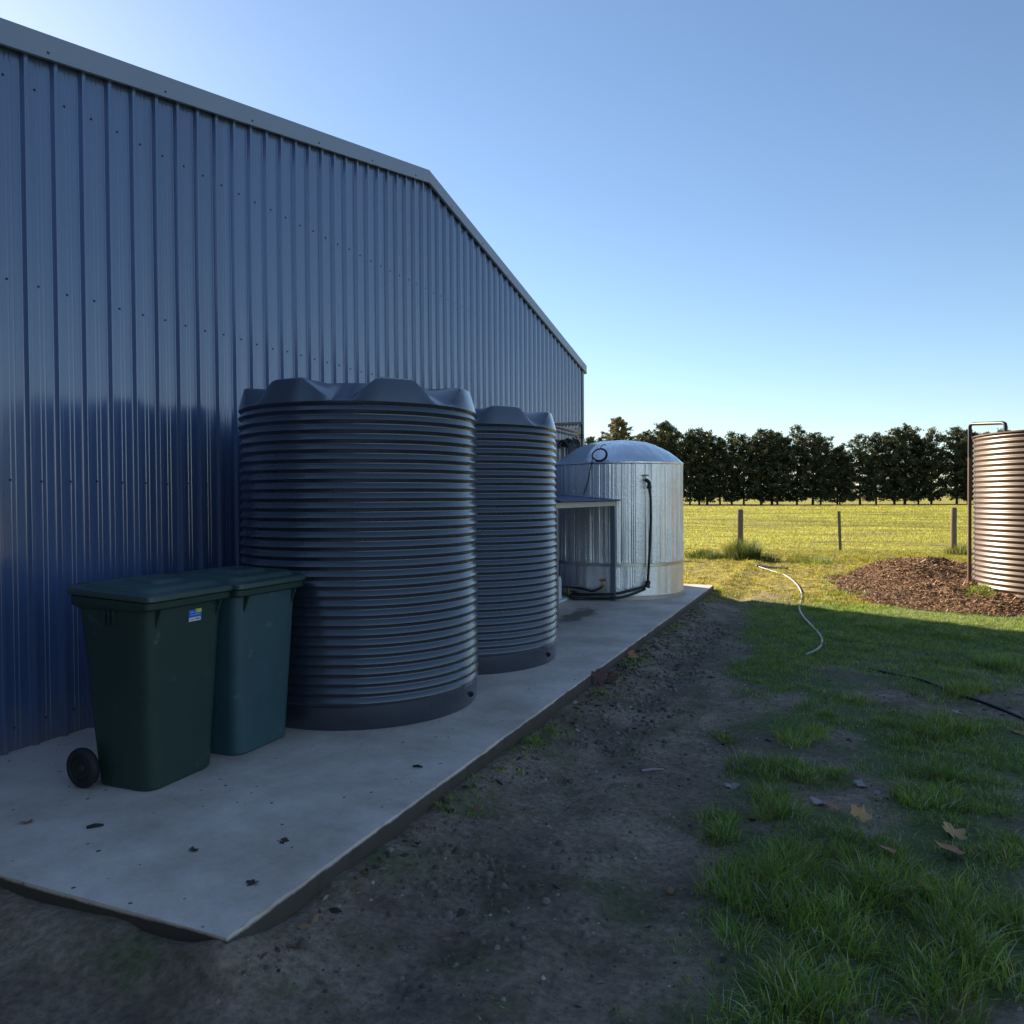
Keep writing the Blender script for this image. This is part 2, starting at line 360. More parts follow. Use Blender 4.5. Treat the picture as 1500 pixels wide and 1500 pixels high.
def ground_mat():
    m = bpy.data.materials.new('earth_and_grass'); m.use_nodes = True; nt = m.node_tree; P = nt.nodes['Principled BSDF']; L = nt.links.new
    tc = nd(nt, 'ShaderNodeTexCoord')
    z = nd(nt, 'ShaderNodeAttribute'); z.attribute_name = 'zone'
    sp = nd(nt, 'ShaderNodeSeparateColor'); L(z.outputs['Color'], sp.inputs[0])
    fine = nd(nt, 'ShaderNodeTexNoise', Scale=30.0, Detail=8.0, Roughness=0.72); L(tc.outputs['Object'], fine.inputs['Vector'])
    mid = nd(nt, 'ShaderNodeTexNoise', Scale=3.2, Detail=6.0, Roughness=0.65); L(tc.outputs['Object'], mid.inputs['Vector'])
    lw = nd(nt, 'ShaderNodeTexNoise', Scale=5.0, Detail=8.0, Roughness=0.75); L(tc.outputs['Object'], lw.inputs['Vector'])
    mixn = nd(nt, 'ShaderNodeMath', operation='MULTIPLY_ADD'); L(lw.outputs['Fac'], mixn.inputs[0]); mixn.inputs[1].default_value = 1.0; mixn.inputs[2].default_value = 0.0
    def ramp(src, a, ca, b, cb):
        r = nd(nt, 'ShaderNodeValToRGB'); e = r.color_ramp.elements; e[0].position = a; e[0].color = rgb(ca); e[1].position = b; e[1].color = rgb(cb); L(src, r.inputs[0]); return r.outputs[0]
    def mix(f, a, b, bt='MIX'):
        x = nd(nt, 'ShaderNodeMix', data_type='RGBA', blend_type=bt)
        if isinstance(f, float): x.inputs[0].default_value = f
        else: L(f, x.inputs[0])
        L(a, x.inputs[6]); L(b, x.inputs[7]); return x.outputs[2]
    dirt = ramp(mid.outputs['Fac'], .32, (0.25, 0.18, 0.13), .68, (0.46, 0.35, 0.265))
    dirt = mix(ramp(fine.outputs['Fac'], .35, (1, 1, 1), .62, (0, 0, 0)), dirt, ramp(mid.outputs['Fac'], .3, (0.12, 0.087, 0.064), .7, (0.22, 0.162, 0.12)))
    # pale grit in the dirt
    vo = nd(nt, 'ShaderNodeTexVoronoi', Scale=38.0); L(tc.outputs['Object'], vo.inputs['Vector'])
    grit = nd(nt, 'ShaderNodeMath', operation='LESS_THAN'); L(vo.outputs['Distance'], grit.inputs[0]); grit.inputs[1].default_value = 0.13
    keep = nd(nt, 'ShaderNodeSeparateColor'); L(vo.outputs['Color'], keep.inputs[0])
    k2 = nd(nt, 'ShaderNodeMath', operation='GREATER_THAN'); L(keep.outputs[0], k2.inputs[0]); k2.inputs[1].default_value = 0.8
    k3 = nd(nt, 'ShaderNodeMath', operation='MULTIPLY'); L(grit.outputs[0], k3.inputs[0]); L(k2.outputs[0], k3.inputs[1])
    dirt = mix(k3.outputs[0], dirt, ramp(keep.outputs[1], 0.0, (0.12, 0.10, 0.085), 1.0, (0.30, 0.27, 0.24)))
    shade_mottle = nd(nt, 'ShaderNodeTexNoise', Scale=1.3, Detail=5.0, Roughness=0.6); L(tc.outputs['Object'], shade_mottle.inputs['Vector'])  # dark mottling in the colour, standing in for weak rut shading
    dirt = mix(ramp(shade_mottle.outputs['Fac'], .46, (0, 0, 0), .60, (.55, .55, .55)), dirt, ramp(fine.outputs['Fac'], .3, (0.060, 0.045, 0.036), .7, (0.125, 0.094, 0.072)))
    mossn = nd(nt, 'ShaderNodeTexNoise', Scale=2.1, Detail=7.0, Roughness=0.72); mpm = nd(nt, 'ShaderNodeMapping'); mpm.inputs['Location'].default_value = (7.3, 2.1, 0); L(tc.outputs['Object'], mpm.inputs[0]); L(mpm.outputs[0], mossn.inputs['Vector'])
    dirt = mix(ramp(mossn.outputs['Fac'], .50, (0, 0, 0), .63, (.75, .75, .75)), dirt, ramp(fine.outputs['Fac'], .3, (0.060, 0.078, 0.028), .7, (0.14, 0.165, 0.06)))
    turf = ramp(fine.outputs['Fac'], .33, (0.065, 0.085, 0.030), .7, (0.17, 0.21, 0.085))
    lawn = ramp(mixn.outputs[0], .43, (0.10, 0.072, 0.018), .60, (0.45, 0.355, 0.05))
    mp = nd(nt, 'ShaderNodeMapping'); mp.inputs['Rotation'].default_value = (0, 0, R(-18)); mp.inputs['Scale'].default_value = (0.12, 1.6, 1); L(tc.outputs['Object'], mp.inputs[0])
    rows = nd(nt, 'ShaderNodeTexNoise', Scale=1.1, Detail=5.0, Roughness=0.6); L(mp.outputs[0], rows.inputs['Vector'])
    field = ramp(rows.outputs['Fac'], .34, (0.21, 0.18, 0.032), .60, (0.41, 0.375, 0.07))
    fn2 = nd(nt, 'ShaderNodeTexNoise', Scale=2.6, Detail=7.0, Roughness=0.72); L(tc.outputs['Object'], fn2.inputs['Vector'])
    field = mix(ramp(fn2.outputs['Fac'], .47, (0, 0, 0), .62, (1, 1, 1)), field, ramp(rows.outputs['Fac'], .3, (0.10, 0.085, 0.020), .7, (0.17, 0.155, 0.028)))
    c = mix(sp.outputs[0], turf, dirt)
    c = mix(sp.outputs[1], c, lawn)
    c = mix(sp.outputs[2], c, field)
    al = z.outputs['Alpha']
    c = mix(al, c, ramp(fine.outputs['Fac'], .3, (0.10, 0.065, 0.04), .7, (0.20, 0.135, 0.08)))
    L(c, P.inputs['Base Color']); P.inputs['Roughness'].default_value = 0.9; P.inputs['Specular IOR Level'].default_value = 0.25
    bp = nd(nt, 'ShaderNodeBump', Strength=0.8, Distance=0.02); L(fine.outputs['Fac'], bp.inputs['Height'])
    b2 = nd(nt, 'ShaderNodeBump', Strength=0.6, Distance=0.006); L(vo.outputs['Distance'], b2.inputs['Height']); L(bp.outputs[0], b2.inputs['Normal'])
    # tufty relief of the sown field
    fb = nd(nt, 'ShaderNodeTexNoise', Scale=2.2, Detail=7.0, Roughness=0.7); L(tc.outputs['Object'], fb.inputs['Vector'])
    fs = nd(nt, 'ShaderNodeMath', operation='ADD'); L(fb.outputs['Fac'], fs.inputs[0]); L(rows.outputs['Fac'], fs.inputs[1])
    fh = nd(nt, 'ShaderNodeMath', operation='MULTIPLY'); L(fs.outputs[0], fh.inputs[0]); L(sp.outputs[2], fh.inputs[1])
    b3 = nd(nt, 'ShaderNodeBump', Strength=1.0, Distance=0.35); L(fh.outputs[0], b3.inputs['Height']); L(b2.outputs[0], b3.inputs['Normal'])
    L(b3.outputs[0], P.inputs['Normal'])
    return m
M['ground'] = ground_mat()
M['mulch'] = material('bark_mulch', (0.15, 0.082, 0.042), rough=0.95, var=0.5, vscale=22, bump=1.0, bscale=28, bdist=0.03)

# ------------------------------------------------------------------ ground: one sheet out to the horizon
def grad(a, b, step, far_lo, far_hi):
    core = np.arange(a, b + step / 2, step)
    def tail(s):
        out = []; p = 0; d = step
        while p < s: d *= 1.17; p += d; out.append(p)
        return np.array(out)
    return np.concatenate([(a - tail(far_lo))[::-1], core, b + tail(far_hi)])
gx = grad(-2.1, 4.2, 0.035, 1500, 1800); gy = grad(1.2, 14.5, 0.04, 300, 4000)
GX, GY = np.meshgrid(gx, gy)
GZ = ground_h(GX, GY)
nx, ny = len(gx), len(gy)
def zones(x, y):
    n1 = fbm(x, y, 1.5, 21); n2 = fbm(x, y, 4.0, 31)
    de = dirt_edge(y) + 0.22 * n1 + 0.12 * n2
    dirt = 1 - sstep(de - 0.12, de + 0.18, x)
    dirt = np.maximum(dirt, sstep(0.12, 0.36, n1 + 0.45 * n2 - 0.1) * (1 - sstep(6.5, 9.0, y)) * 0.95)     # bare patches in the grass
    dirt = np.maximum(dirt, sstep(.55, .85, x + .1 * n2) * (1 - sstep(4.2, 5.6, y + .4 * n1)) * sstep(.1, -.25, n2 - .1))
    sh = sstep(11.6, 12.6, y + 0.5 * n1)
    lawn = sh * (1 - 0.3 * sstep(0, .6, n2))
    patch = np.exp(-(((x + 1.05) / 0.55) ** 2 + ((y - 12.7) / 0.9) ** 2))
    dirt = np.maximum(dirt * (1 - sh), 0); lawn = lawn * (1 - 0.6 * patch); dirt = np.maximum(dirt, patch * .9)
    field = sstep(20.5, 23.5, y + 0.15 * x + 0.8 * n1)
    bare = np.exp(-(((x - 1.2) / 1.9) ** 2 + ((y - 34.5) / 2.6) ** 2)) * sstep(-.35, .2, n2 + n1 * .5)
    return dirt, lawn, field, bare
zd, zl, zf, zb = zones(GX.ravel(), GY.ravel())
idx = np.arange(nx * ny).reshape(ny, nx)
T = np.stack([idx[:-1, :-1], idx[:-1, 1:], idx[1:, 1:], idx[1:, :-1]], -1).reshape(-1, 4)
me = raw_mesh('ground', np.stack([GX, GY, GZ], -1).reshape(-1, 3), T, M['ground'], np.stack([zd, zl, zf, zb * .85], 1), 'zone')
me.polygons.foreach_set('use_smooth', np.ones(len(me.polygons), bool))
tag(link('ground', me), kind='structure')

# ------------------------------------------------------------------ concrete slab with a slightly rough arris
def slab():
    ys = np.concatenate([np.linspace(1.965, 12.985, 260)])
    b = 0.006
    prof = []
    V = []; F = []
    for y in ys:
        w_ = 0.005 * float(fbm(y, 0.0, 0.5, 3)) + 0.002 * float(fbm(y, 3.0, 12.0, 8))
        chip = 0.005 * float(vnoise(y, 9.0, 22, 2))
        x = SX + w_
        V += [(WX - 0.05, y, -0.2), (WX - 0.05, y, SLAB), (x - 0.25, y, SLAB), (x - 0.055, y, SLAB), (x - b - chip, y, SLAB - 0.002), (x - 0.003, y, SLAB - b - chip), (x + 0.004, y, 0.03), (x + 0.012, y, -0.2)]
    n = 8
    for i in range(len(ys) - 1):
        for k in range(n - 1): F.append((i * n + k, i * n + k + 1, (i + 1) * n + k + 1, (i + 1) * n + k))
    F.append(tuple(range(n))); F.append(tuple((len(ys) - 1) * n + k for k in range(n))[::-1])
    mb = MB(); mb.v = V; mb.f = [f[::-1] for f in F]
    return tag(mb.build('concrete_slab', M['concrete'], smooth=35), kind='structure')
slab()

# ------------------------------------------------------------------ shed
shed = thing('shed', 'large blue-grey ribbed steel shed whose gable wall fills the left side', 'shed', (WX, YM, 0))
def S(p): return (p[0] - WX, p[1] - YM, p[2])       # shed parts live in the shed's frame
PITCH = 0.19; RIB0 = 3.115
def sheet(ya, yb):
    pts = []
    k0 = math.floor((ya - RIB0) / PITCH) - 1
    for k in range(k0, k0 + int((yb - ya) / PITCH) + 4):
        c = RIB0 + k * PITCH
        for dy, h in ((-.0285, 0), (-.0245, .002), (-.013, .0275), (-.010, .029), (.010, .029), (.013, .0275), (.0245, .002), (.0285, 0), (.074, 0), (.0775, .0028), (.0835, .0028), (.087, 0), (.103, 0), (.1065, .0028), (.1125, .0028), (.116, 0)):
            y = c + dy
            if ya <= y <= yb: pts.append((y, h))
    pts = [(ya, 0.0)] + pts + [(yb, 0.0)]
    V = []; F = []
    for y, h in pts:
        V += [(WX + h, y, SLAB - 0.02), (WX + h, y, roof_z(y) + 0.06)]
    for i in range(len(pts) - 1): F.append((2 * i, 2 * i + 2, 2 * i + 3, 2 * i + 1))
    return MB().add([S(v) for v in V], F)
edges = [Y0] + [y for y in np.arange(RIB0 + .095 - 4 * .76, 15, .76) if Y0 + .1 < y < Y1 - .1] + [Y1]
if YM not in edges: pass
for a, b in zip(edges[:-1], edges[1:]):
    if a < YM < b:
        mb = sheet(a, YM); m2 = sheet(YM, b); mb.add(m2.v, m2.f)
    else: mb = sheet(a, b)
    mb.build('cladding_sheet', M['wall'], shed, smooth=25)
mb = MB()
for k in range(-6, 60):
    y = 2.9954 + PITCH * k
    if not (Y0 + .05 < y < Y1 - .05): continue
    for z in (0.26, 1.696, 2.862, 4.028):
        if z < roof_z(y) - .05:
            zz = z + random.uniform(-.006, .006); yy = y + random.uniform(-.004, .004)
            V = [S((WX + .0005, yy + .0075 * math.cos(q), zz + .0075 * math.sin(q))) for q in np.linspace(0, 2 * PI, 7)[:-1]] + [S((WX + .007, yy + .005 * math.cos(q), zz + .005 * math.sin(q))) for q in np.linspace(0, 2 * PI, 7)[:-1]]
            mb.add(V, [(i, (i + 1) % 6, 6 + (i + 1) % 6, 6 + i) for i in range(6)] + [tuple(range(6, 12))])
o = mb.build('screws', M['screw'], shed); o['kind'] = 'stuff'
# barge capping up each slope, with its lower lip, and a short return at the eave
def barge(ya, yb):
    mb = MB(); xa, xb = WX - 0.25, WX + 0.062
    for (x0, x1, lo, hi) in ((WX + .034, xb, 0.0, .145), (WX - .30, WX + .034, .125, .145), (xb, xb + .006, -.002, .012)):
        V = []
        for y in (ya, yb):
            z = roof_z(y); V += [(x0, y, z + lo), (x1, y, z + lo), (x1, y, z + hi), (x0, y, z + hi)]
        mb.add([S(v) for v in V], [(0, 1, 5, 4), (1, 2, 6, 5), (2, 3, 7, 6), (3, 0, 4, 7), (3, 2, 1, 0), (4, 5, 6, 7)])
    return mb
barge(Y0 - .10, YM - .001).build('barge_cap', M['trim'], shed); barge(YM + .001, Y1 + .10).build('barge_cap', M['trim'], shed)
mb = MB()
for k in range(14):
    y = Y0 + .4 + k * .88; z = roof_z(y) + .035
    mb.box(S((WX + .062, y - .006, z - .006)), S((WX + .067, y + .006, z + .006)))
o = mb.build('rivets', M['screw'], shed); o['kind'] = 'stuff'
def slope(ya, yb, t=0.03):
    x0, x1 = WX - 16, WX - .31
    V = []
    for y in (ya, yb):
        z = roof_z(y) + .10; V += [(x0, y, z), (x1, y, z), (x1, y, z + t), (x0, y, z + t)]
    return MB().add([S(v) for v in V], [(0, 1, 5, 4), (1, 2, 6, 5), (2, 3, 7, 6), (3, 0, 4, 7), (3, 2, 1, 0), (4, 5, 6, 7)])
slope(Y0 - .12, YM).build('roof_sheet', M['roof'], shed); slope(YM, Y1 + .12).build('roof_sheet', M['roof'], shed)
zt = roof_z(Y0) + .09
MB().box(S((WX - 16, Y1 - .04, -.1)), S((WX - .003, Y1 - .001, zt))).build('side_wall', M['wall'], shed)
MB().box(S((WX - 16, Y0 + .001, -.1)), S((WX - .003, Y0 + .04, zt))).build('side_wall', M['wall'], shed)
V = [S((WX - 16.01, y, z)) for y, z in ((Y0, 0), (Y1, 0), (Y1, roof_z(Y1) + .09), (YM, roof_z(YM) + .09), (Y0, roof_z(Y0) + .09))]
MB().add(V, [(0, 1, 2, 3, 4)]).build('back_wall', M['wall'], shed)
MB().box(S((WX + .001, Y1 - .07, SLAB)), S((WX + .036, Y1 + .012, roof_z(Y1)))).build('corner_flashing', M['trim'], shed)
MB().box(S((WX - .10, Y1 + .013, roof_z(Y1) - .03)), S((WX + .05, Y1 + .13, roof_z(Y1) + .11))).build('gutter_end', M['trim'], shed)

# ------------------------------------------------------------------ ribbed poly tanks
TR = 0.845
def poly_tank(loc, rot, label):
    t = thing('water_tank', label, 'water tank', loc, rot, 'dark plastic rainwater tanks against the shed wall')
    zs0, ztop, n = 0.145, 2.045, 31
    p = (ztop - zs0) / n
    prof = [(TR - .055, 0.0), (TR - .024, .002), (TR - .018, .012), (TR - .016, .13), (TR - .015, zs0)]
    for i in range(n):
        z = zs0 + i * p
        prof += [(TR - .020, z + .03 * p), (TR - .0185, z + .14 * p), (TR - .003, z + .40 * p), (TR, z + .45 * p), (TR - .0005, z + .50 * p), (TR - .016, z + .90 * p), (TR - .0195, z + .97 * p)]
    prof += [(TR - .020, ztop - .001), (TR - .006, ztop + .012), (TR - .002, ztop + .02)]
    MB().lathe(prof, 128).build('tank_wall', M['poly'], t, smooth=32)
    # crown: seven trapezoid lugs round the rim, flat-topped, valleys running in to the lid plateau
    K = 7; per = 28; N = K * per
    def lug(q):
        d = abs(((q / (2 * PI) * K + .5) % 1) - .5) * 360 / K
        return 1 - min(1, max(0, (d - 8.5) / 13.0))
    rad = [(TR - .002, 0), (TR - .010, .25), (TR - .026, .65), (TR - .042, 1.0), (TR - .060, 1.06), (TR - .17, 1.06), (TR - .33, 1.06), (TR - .36, 1.08), (TR - .60, 1.15), (.06, 1.2)]
    zc = ztop + .02; H = .15
    V = []; F = []
    for i, (r, f) in enumerate(rad):
        for k in range(N):
            q = 2 * PI * k / N; m = lug(q)
            hi = H * f
            if r > TR - .05: lo = .012 * f
            elif r > TR - .34: lo = .012 + (H * .98 - .012) * (TR - .042 - r) / .29
            else: lo = hi
            z = zc + m * hi + (1 - m) * min(lo, hi)
            V.append((r * math.cos(q), r * math.sin(q), z))
    for i in range(len(rad) - 1):
        for k in range(N):
            k2 = (k + 1) % N; F.append((i * N + k, i * N + k2, (i + 1) * N + k2, (i + 1) * N + k))
    F.append(tuple((len(rad) - 1) * N + k for k in range(N)))
    MB().add(V, F).build('tank_top', M['poly'], t, smooth=16)
    for k in (2,):                        # lifting lug standing on the crown
        q = 2 * PI * k / K
        ca, sa = math.cos(q), math.sin(q)
        V = []
        for s_ in (-.012, .012):
            for rr, zz in ((TR - .05, zc + H * 1.0), (TR - .05, zc + H + .085), (TR - .08, zc + H + .09), (TR - .25, zc + H * .98)):
                V.append((rr * ca - s_ * sa, rr * sa + s_ * ca, zz))
        MB().add(V, [(0, 1, 2, 3), (7, 6, 5, 4), (0, 4, 5, 1), (1, 5, 6, 2), (2, 6, 7, 3), (3, 7, 4, 0)]).build('lifting_lug', M['poly'], t)
    # drain plug near the foot
    q = PLUG - rot
    mb = MB()
    for rr, l0, l1 in ((.020, -.004, .010), (.012, .010, .022)):
        a = np.array([math.cos(q), math.sin(q), 0]) 
        mb.tube([a * (TR - .018 + l0) + (0, 0, .075), a * (TR - .018 + l1) + (0, 0, .075)], rr, 10)
    mb.build('drain_plug', M['black'], t)
    # moulding flash lines up the wall
    for dq in (SEAM,):
        a = dq - rot
        V = []; F = []
        for rr, zz in prof[4:]:
            V += [((rr + .0015) * math.cos(a + s_), (rr + .0015) * math.sin(a + s_), zz) for s_ in (-.0014, .0014)]
        for i in range(len(V) // 2 - 1): F.append((2 * i, 2 * i + 1, 2 * i + 3, 2 * i + 2))
        mb = MB().add(V, F)
        mb.build('mould_seam', M['poly'], t)
    return t
def tocam_angle(c): return math.atan2(-c[1], -c[0])
c1 = np.array([-3.195, 4.765]); c2 = np.array([-3.16, 6.40])
# angles run counter-clockwise seen from above; "right of the camera side" is counter-clockwise
PLUG = tocam_angle(c1) + R(63); SEAM = tocam_angle(c1) - R(4)
poly_tank((c1[0], c1[1], SLAB), tocam_angle(c1) + R(16.4), 'nearer large dark ribbed plastic water tank beside the two wheelie bins')
PLUG = tocam_angle(c2) + R(60); SEAM = tocam_angle(c2) + R(20)
poly_tank((c2[0], c2[1], SLAB), tocam_angle(c2) + R(26), 'farther dark ribbed plastic water tank, half hidden behind the nearer one')

# ------------------------------------------------------------------ wheelie bins
def rrect(x0, x1, hy, r, z, n=5, zf=None):
    pts = []
    for cx, cy, a0 in ((x1 - r, hy - r, 0), (x0 + r, hy - r, 90), (x0 + r, -hy + r, 180), (x1 - r, -hy + r, 270)):
        for k in range(n):
            a = R(a0 + 90 * k / (n - 1)); x = cx + r * math.cos(a); y = cy + r * math.sin(a)
            pts.append((x, y, z if zf is None else z + zf * (x - x1)))
    return pts
def wheelie_bin(loc, rz, label, sticker):
    body_m = M['bin'] if sticker else M['bin_faded']
    t = thing('wheelie_bin', label, 'wheelie bin', loc, rz, 'green wheelie bins by the shed wall')
    mb = MB()
    mb.loft([rrect(-.365, -.012, .215, .07, 0.0), rrect(-.375, 0.0, .226, .075, .012), rrect(-.385, .004, .229, .075, .10),
             rrect(-.415, .022, .246, .07, .48), rrect(-.440, .038, .262, .062, .86), rrect(-.443, .042, .265, .06, .915)], cap1=False)
    mb.build('bin_body', body_m, t, smooth=40)
    mb = MB()
    mb.loft([rrect(-.443, .042, .264, .058, .908), rrect(-.456, .066, .284, .04, .913, zf=-.02), rrect(-.460, .074, .290, .035, .921, zf=-.03), rrect(-.460, .076, .291, .035, .951, zf=-.05),
             rrect(-.450, .066, .283, .035, .953, zf=-.05)], cap0=False, cap1=True)
    mb.build('rim', M['bin'], t, smooth=40)
    mb = MB()
    mb.loft([rrect(-.470, .072, .286, .035, .955, zf=-.05), rrect(-.480, .088, .298, .04, .957, zf=-.05), rrect(-.482, .092, .300, .04, .962, zf=-.05), rrect(-.482, .091, .299, .04, .984, zf=-.055),
             rrect(-.475, .080, .290, .045, .992, zf=-.055)], cap0=True, cap1=True)
    lid = mb.build('lid', M['lid'], t, smooth=35)
    mb = MB()
    mb.loft([rrect(-.42, .046, .262, .05, .989, zf=-.055), rrect(-.40, .024, .243, .05, 1.016, zf=-.05), rrect(-.385, .008, .228, .05, 1.022, zf=-.04)], cap0=False)
    mb.build('raised_panel', M['lid'], lid, smooth=25)
    mb = MB()
    mb.loft([rrect(-.33, -.05, .13, .04, 1.020, zf=-.04), rrect(-.30, -.08, .105, .04, 1.042, zf=-.03)], cap0=False)
    mb.build('centre_panel', M['lid'], lid, smooth=25)
    for s_ in (-1, 1):
        MB().box((-.53, s_ * .20 - .03, .975), (-.475, s_ * .20 + .03, 1.018)).build('hinge', M['bin'], lid, bevel=.006)
    mb = MB(); mb.tube([(-.475, -.20, .995), (-.53, -.20, 1.005), (-.545, -.17, 1.007), (-.545, .17, 1.007), (-.53, .20, 1.005), (-.475, .20, .995)], .015, 8)
    mb.build('handle', M['bin'], t, smooth=50)
    for y in (-.205, .205):                  # triangular gussets under the front rim
        MB().add([(.034, y - .006, .82), (.072, y - .006, .912), (.034, y - .006, .912), (.034, y + .006, .82), (.072, y + .006, .912), (.034, y + .006, .912)],
                 [(0, 1, 2), (5, 4, 3), (0, 3, 4, 1), (1, 4, 5, 2), (2, 5, 3, 0)]).build('gusset', M['bin'], t)
    for x in (-.17, -.20, -.23):             # ribs under the side rim
        for s_ in (-1, 1):
            MB().box((x - .006, s_ * .268 - .010, .835), (x + .006, s_ * .268 + .010, .912)).build('side_rib', M['bin'], t)
    MB().tube([(-.39, -.30, .102), (-.39, .30, .102)], .012, 8).build('axle', M['galv'], t)
    for s_ in (-1, 1):
        y0 = s_ * .252; y1 = s_ * .302
        mb = MB(); n = 36
        prof = [(.058, y0), (.085, y0), (.098, y0 + s_ * .010), (.102, y0 + s_ * .025), (.098, y1 - s_ * .010), (.085, y1), (.070, y1), (.066, y1 - s_ * .008), (.058, y1 - s_ * .010)]
        V = [(-.39 + r_ * math.cos(2 * PI * k / n), y_, .102 + r_ * math.sin(2 * PI * k / n)) for r_, y_ in prof for k in range(n)]
        F = [(i * n + k, i * n + (k + 1) % n, (i + 1) * n + (k + 1) % n, (i + 1) * n + k) for i in range(len(prof) - 1) for k in range(n)]
        wh = mb.add(V, F).build('wheel', M['rubber'], t, smooth=40)
        mb = MB(); prof = [(.060, y1 - s_ * .010), (.050, y1 - s_ * .004), (.030, y1 - s_ * .012), (.018, y1 + s_ * .002), (.001, y1 + s_ * .004)]
        V = [(-.39 + r_ * math.cos(2 * PI * k / n), y_, .102 + r_ * math.sin(2 * PI * k / n)) for r_, y_ in prof for k in range(n)]
        mb.add(V, [(i * n + k, i * n + (k + 1) % n, (i + 1) * n + (k + 1) % n, (i + 1) * n + k) for i in range(len(prof) - 1) for k in range(n)]).build('hub', M['rubber'], wh, smooth=40)
    if sticker:
        # flat printed sticker on the sloping front: blue field, yellow corner block, white strip, lines of small print
        def fx(z): return .022 + (.038 - .022) * (z - .48) / .38 + .0015
        def patch(mb, y0_, y1_, z0_, z1_, e): mb.add([(fx(z0_) + e, y0_, z0_), (fx(z0_) + e, y1_, z0_), (fx(z1_) + e, y1_, z1_), (fx(z1_) + e, y0_, z1_)], [(0, 1, 2, 3)])
        mt = lambda n_, c_: material(n_, c_, rough=0.4, var=0.04)
        y0_, y1_, z0_, z1_ = .005, .093, .822, .882
        mb = MB(); patch(mb, y0_, y1_, z0_, z1_, 0); lab = mb.build('sticker', mt('sticker_blue', (0.02, 0.15, 0.62)), t)
        mb = MB(); patch(mb, y0_, y1_ - .006, z0_ - .001, z0_ + .019, .0008); mb.build('white_strip', mt('sticker_white', (.75, .75, .78)), lab)
        mb = MB(); patch(mb, y1_ - .042, y1_, z1_ - .018, z1_ + .001, .0008); mb.build('yellow_block', mt('sticker_yellow', (.72, .66, .08)), lab)
        mb = MB(); rr = random.Random(3)
        for (ya, yb, zb, h) in ((.012, .040, .866, .007), (.012, .088, .853, .005)):
            y = ya
            while y < yb:
                w_ = rr.uniform(.003, .006)
                if rr.random() > .12: patch(mb, y, min(y + w_ * .8, yb), zb, zb + h * rr.uniform(.7, 1), .0012)
                y += w_
        lpr = mb.build('small_print', mt('sticker_text', (.35, .55, .9)), lab)
        mb = MB()
        for (ya, yb, zb, h) in ((.012, .040, .828, .005), (.050, .080, .828, .009), (.056, .062, .870, .007)):
            y = ya
            while y < yb:
                w_ = rr.uniform(.003, .006); patch(mb, y, min(y + w_ * .75, yb), zb, zb + h * rr.uniform(.8, 1), .0016); y += w_ * 1.15
        dpr = mb.build('dark_print', mt('sticker_dark', (.03, .03, .06)), lab); lpr['kind'] = dpr['kind'] = 'stuff'
    return t
wheelie_bin((-3.135, 3.02, SLAB), R(1.5), 'dark green wheelie bin with a blue and yellow sticker on its front', True)
wheelie_bin((-3.105, 3.605, SLAB), R(0.5), 'dark green wheelie bin without a sticker, between the other bin and the tank', False)

# ------------------------------------------------------------------ foil-wrapped tank
FC = np.array([-3.086, 11.57]); FR = 0.965
FL = (FC[0], FC[1], SLAB)
ft = thing('insulated_tank', 'round tank wrapped in silver bubble foil with a domed top', 'water tank', FL)
def foil_wall(z0, z1, r0, ncre, amp, seed, name, mat):
    n = 1440; rr = np.random.default_rng(seed)
    q = np.linspace(0, 2 * PI, n, endpoint=False); d = np.zeros(n)
    for _ in range(ncre):
        a = rr.uniform(0, 2 * PI); w_ = rr.uniform(.003, .009); dd = np.abs((q - a + PI) % (2 * PI) - PI)
        d += rr.uniform(.3, 1) * amp * np.exp(-(dd / w_) ** 2) * rr.choice([1, 1, -0.6])
    d += .004 * np.sin(q * 17 + 1) + .003 * np.sin(q * 41)
    zs = np.linspace(z0, z1, 26); V = []
    wob = rr.uniform(-1, 1, (len(zs), n)) * .0006
    for i, z in enumerate(zs):
        fade = min(1, (z - z0) / .05 + .3)
        r_ = r0 + d * fade * (.7 + .3 * math.sin(z * 3)) + wob[i]
        V += list(zip(r_ * np.cos(q), r_ * np.sin(q), np.full(n, z)))
    F = [(i * n + k, i * n + (k + 1) % n, (i + 1) * n + (k + 1) % n, (i + 1) * n + k) for i in range(len(zs) - 1) for k in range(n)]
    return MB().add(V, F).build(name, mat, ft, smooth=60)
foil_wall(.488, 1.965, FR, 210, .013, 1, 'foil_wrap', M['foil'])
foil_wall(.035, .475, FR + .004, 46, .007, 2, 'lower_foil_wrap', M['foil'])
MB().lathe([(FR + .004, .468), (FR + .013, .472), (FR + .013, .512), (FR + .006, .516)], 160).build('tape_band', M['tape'], ft, smooth=40)
n = 180; V = []; F = []; rr = np.random.default_rng(4)
prof = [(FR + .004, 1.93), (FR + .012, 1.945), (FR + .010, 1.966)] + [(FR * q_, 1.968 + .35 * (1 - q_ ** 2.7)) for q_ in np.linspace(.985, .05, 24)] + [(.02, 2.318)]
for i, (r_, z_) in enumerate(prof):
    for k in range(n):
        q = 2 * PI * k / n
        wr = (.012 * fbm(q * 6, i * .25, 1.0, 40) + .006 * fbm(q * 20, i * .15, 1.0, 50)) * min(1, i / 4)
        V.append((r_ * math.cos(q), r_ * math.sin(q), z_ + float(wr)))
for i in range(len(prof) - 1):
    for k in range(n): F.append((i * n + k, i * n + (k + 1) % n, (i + 1) * n + (k + 1) % n, (i + 1) * n + k))
F.append(tuple((len(prof) - 1) * n + k for k in range(n)))
MB().add(V, F).build('foil_dome', M['foil_top'], ft, smooth=70)
foilskirt = MB().lathe([(FR + .022, 0.0), (FR + .020, .02), (FR + .012, .05), (FR + .003, .056)], 160).build('foil_hem', M['foil_dirty'], ft, smooth=40)
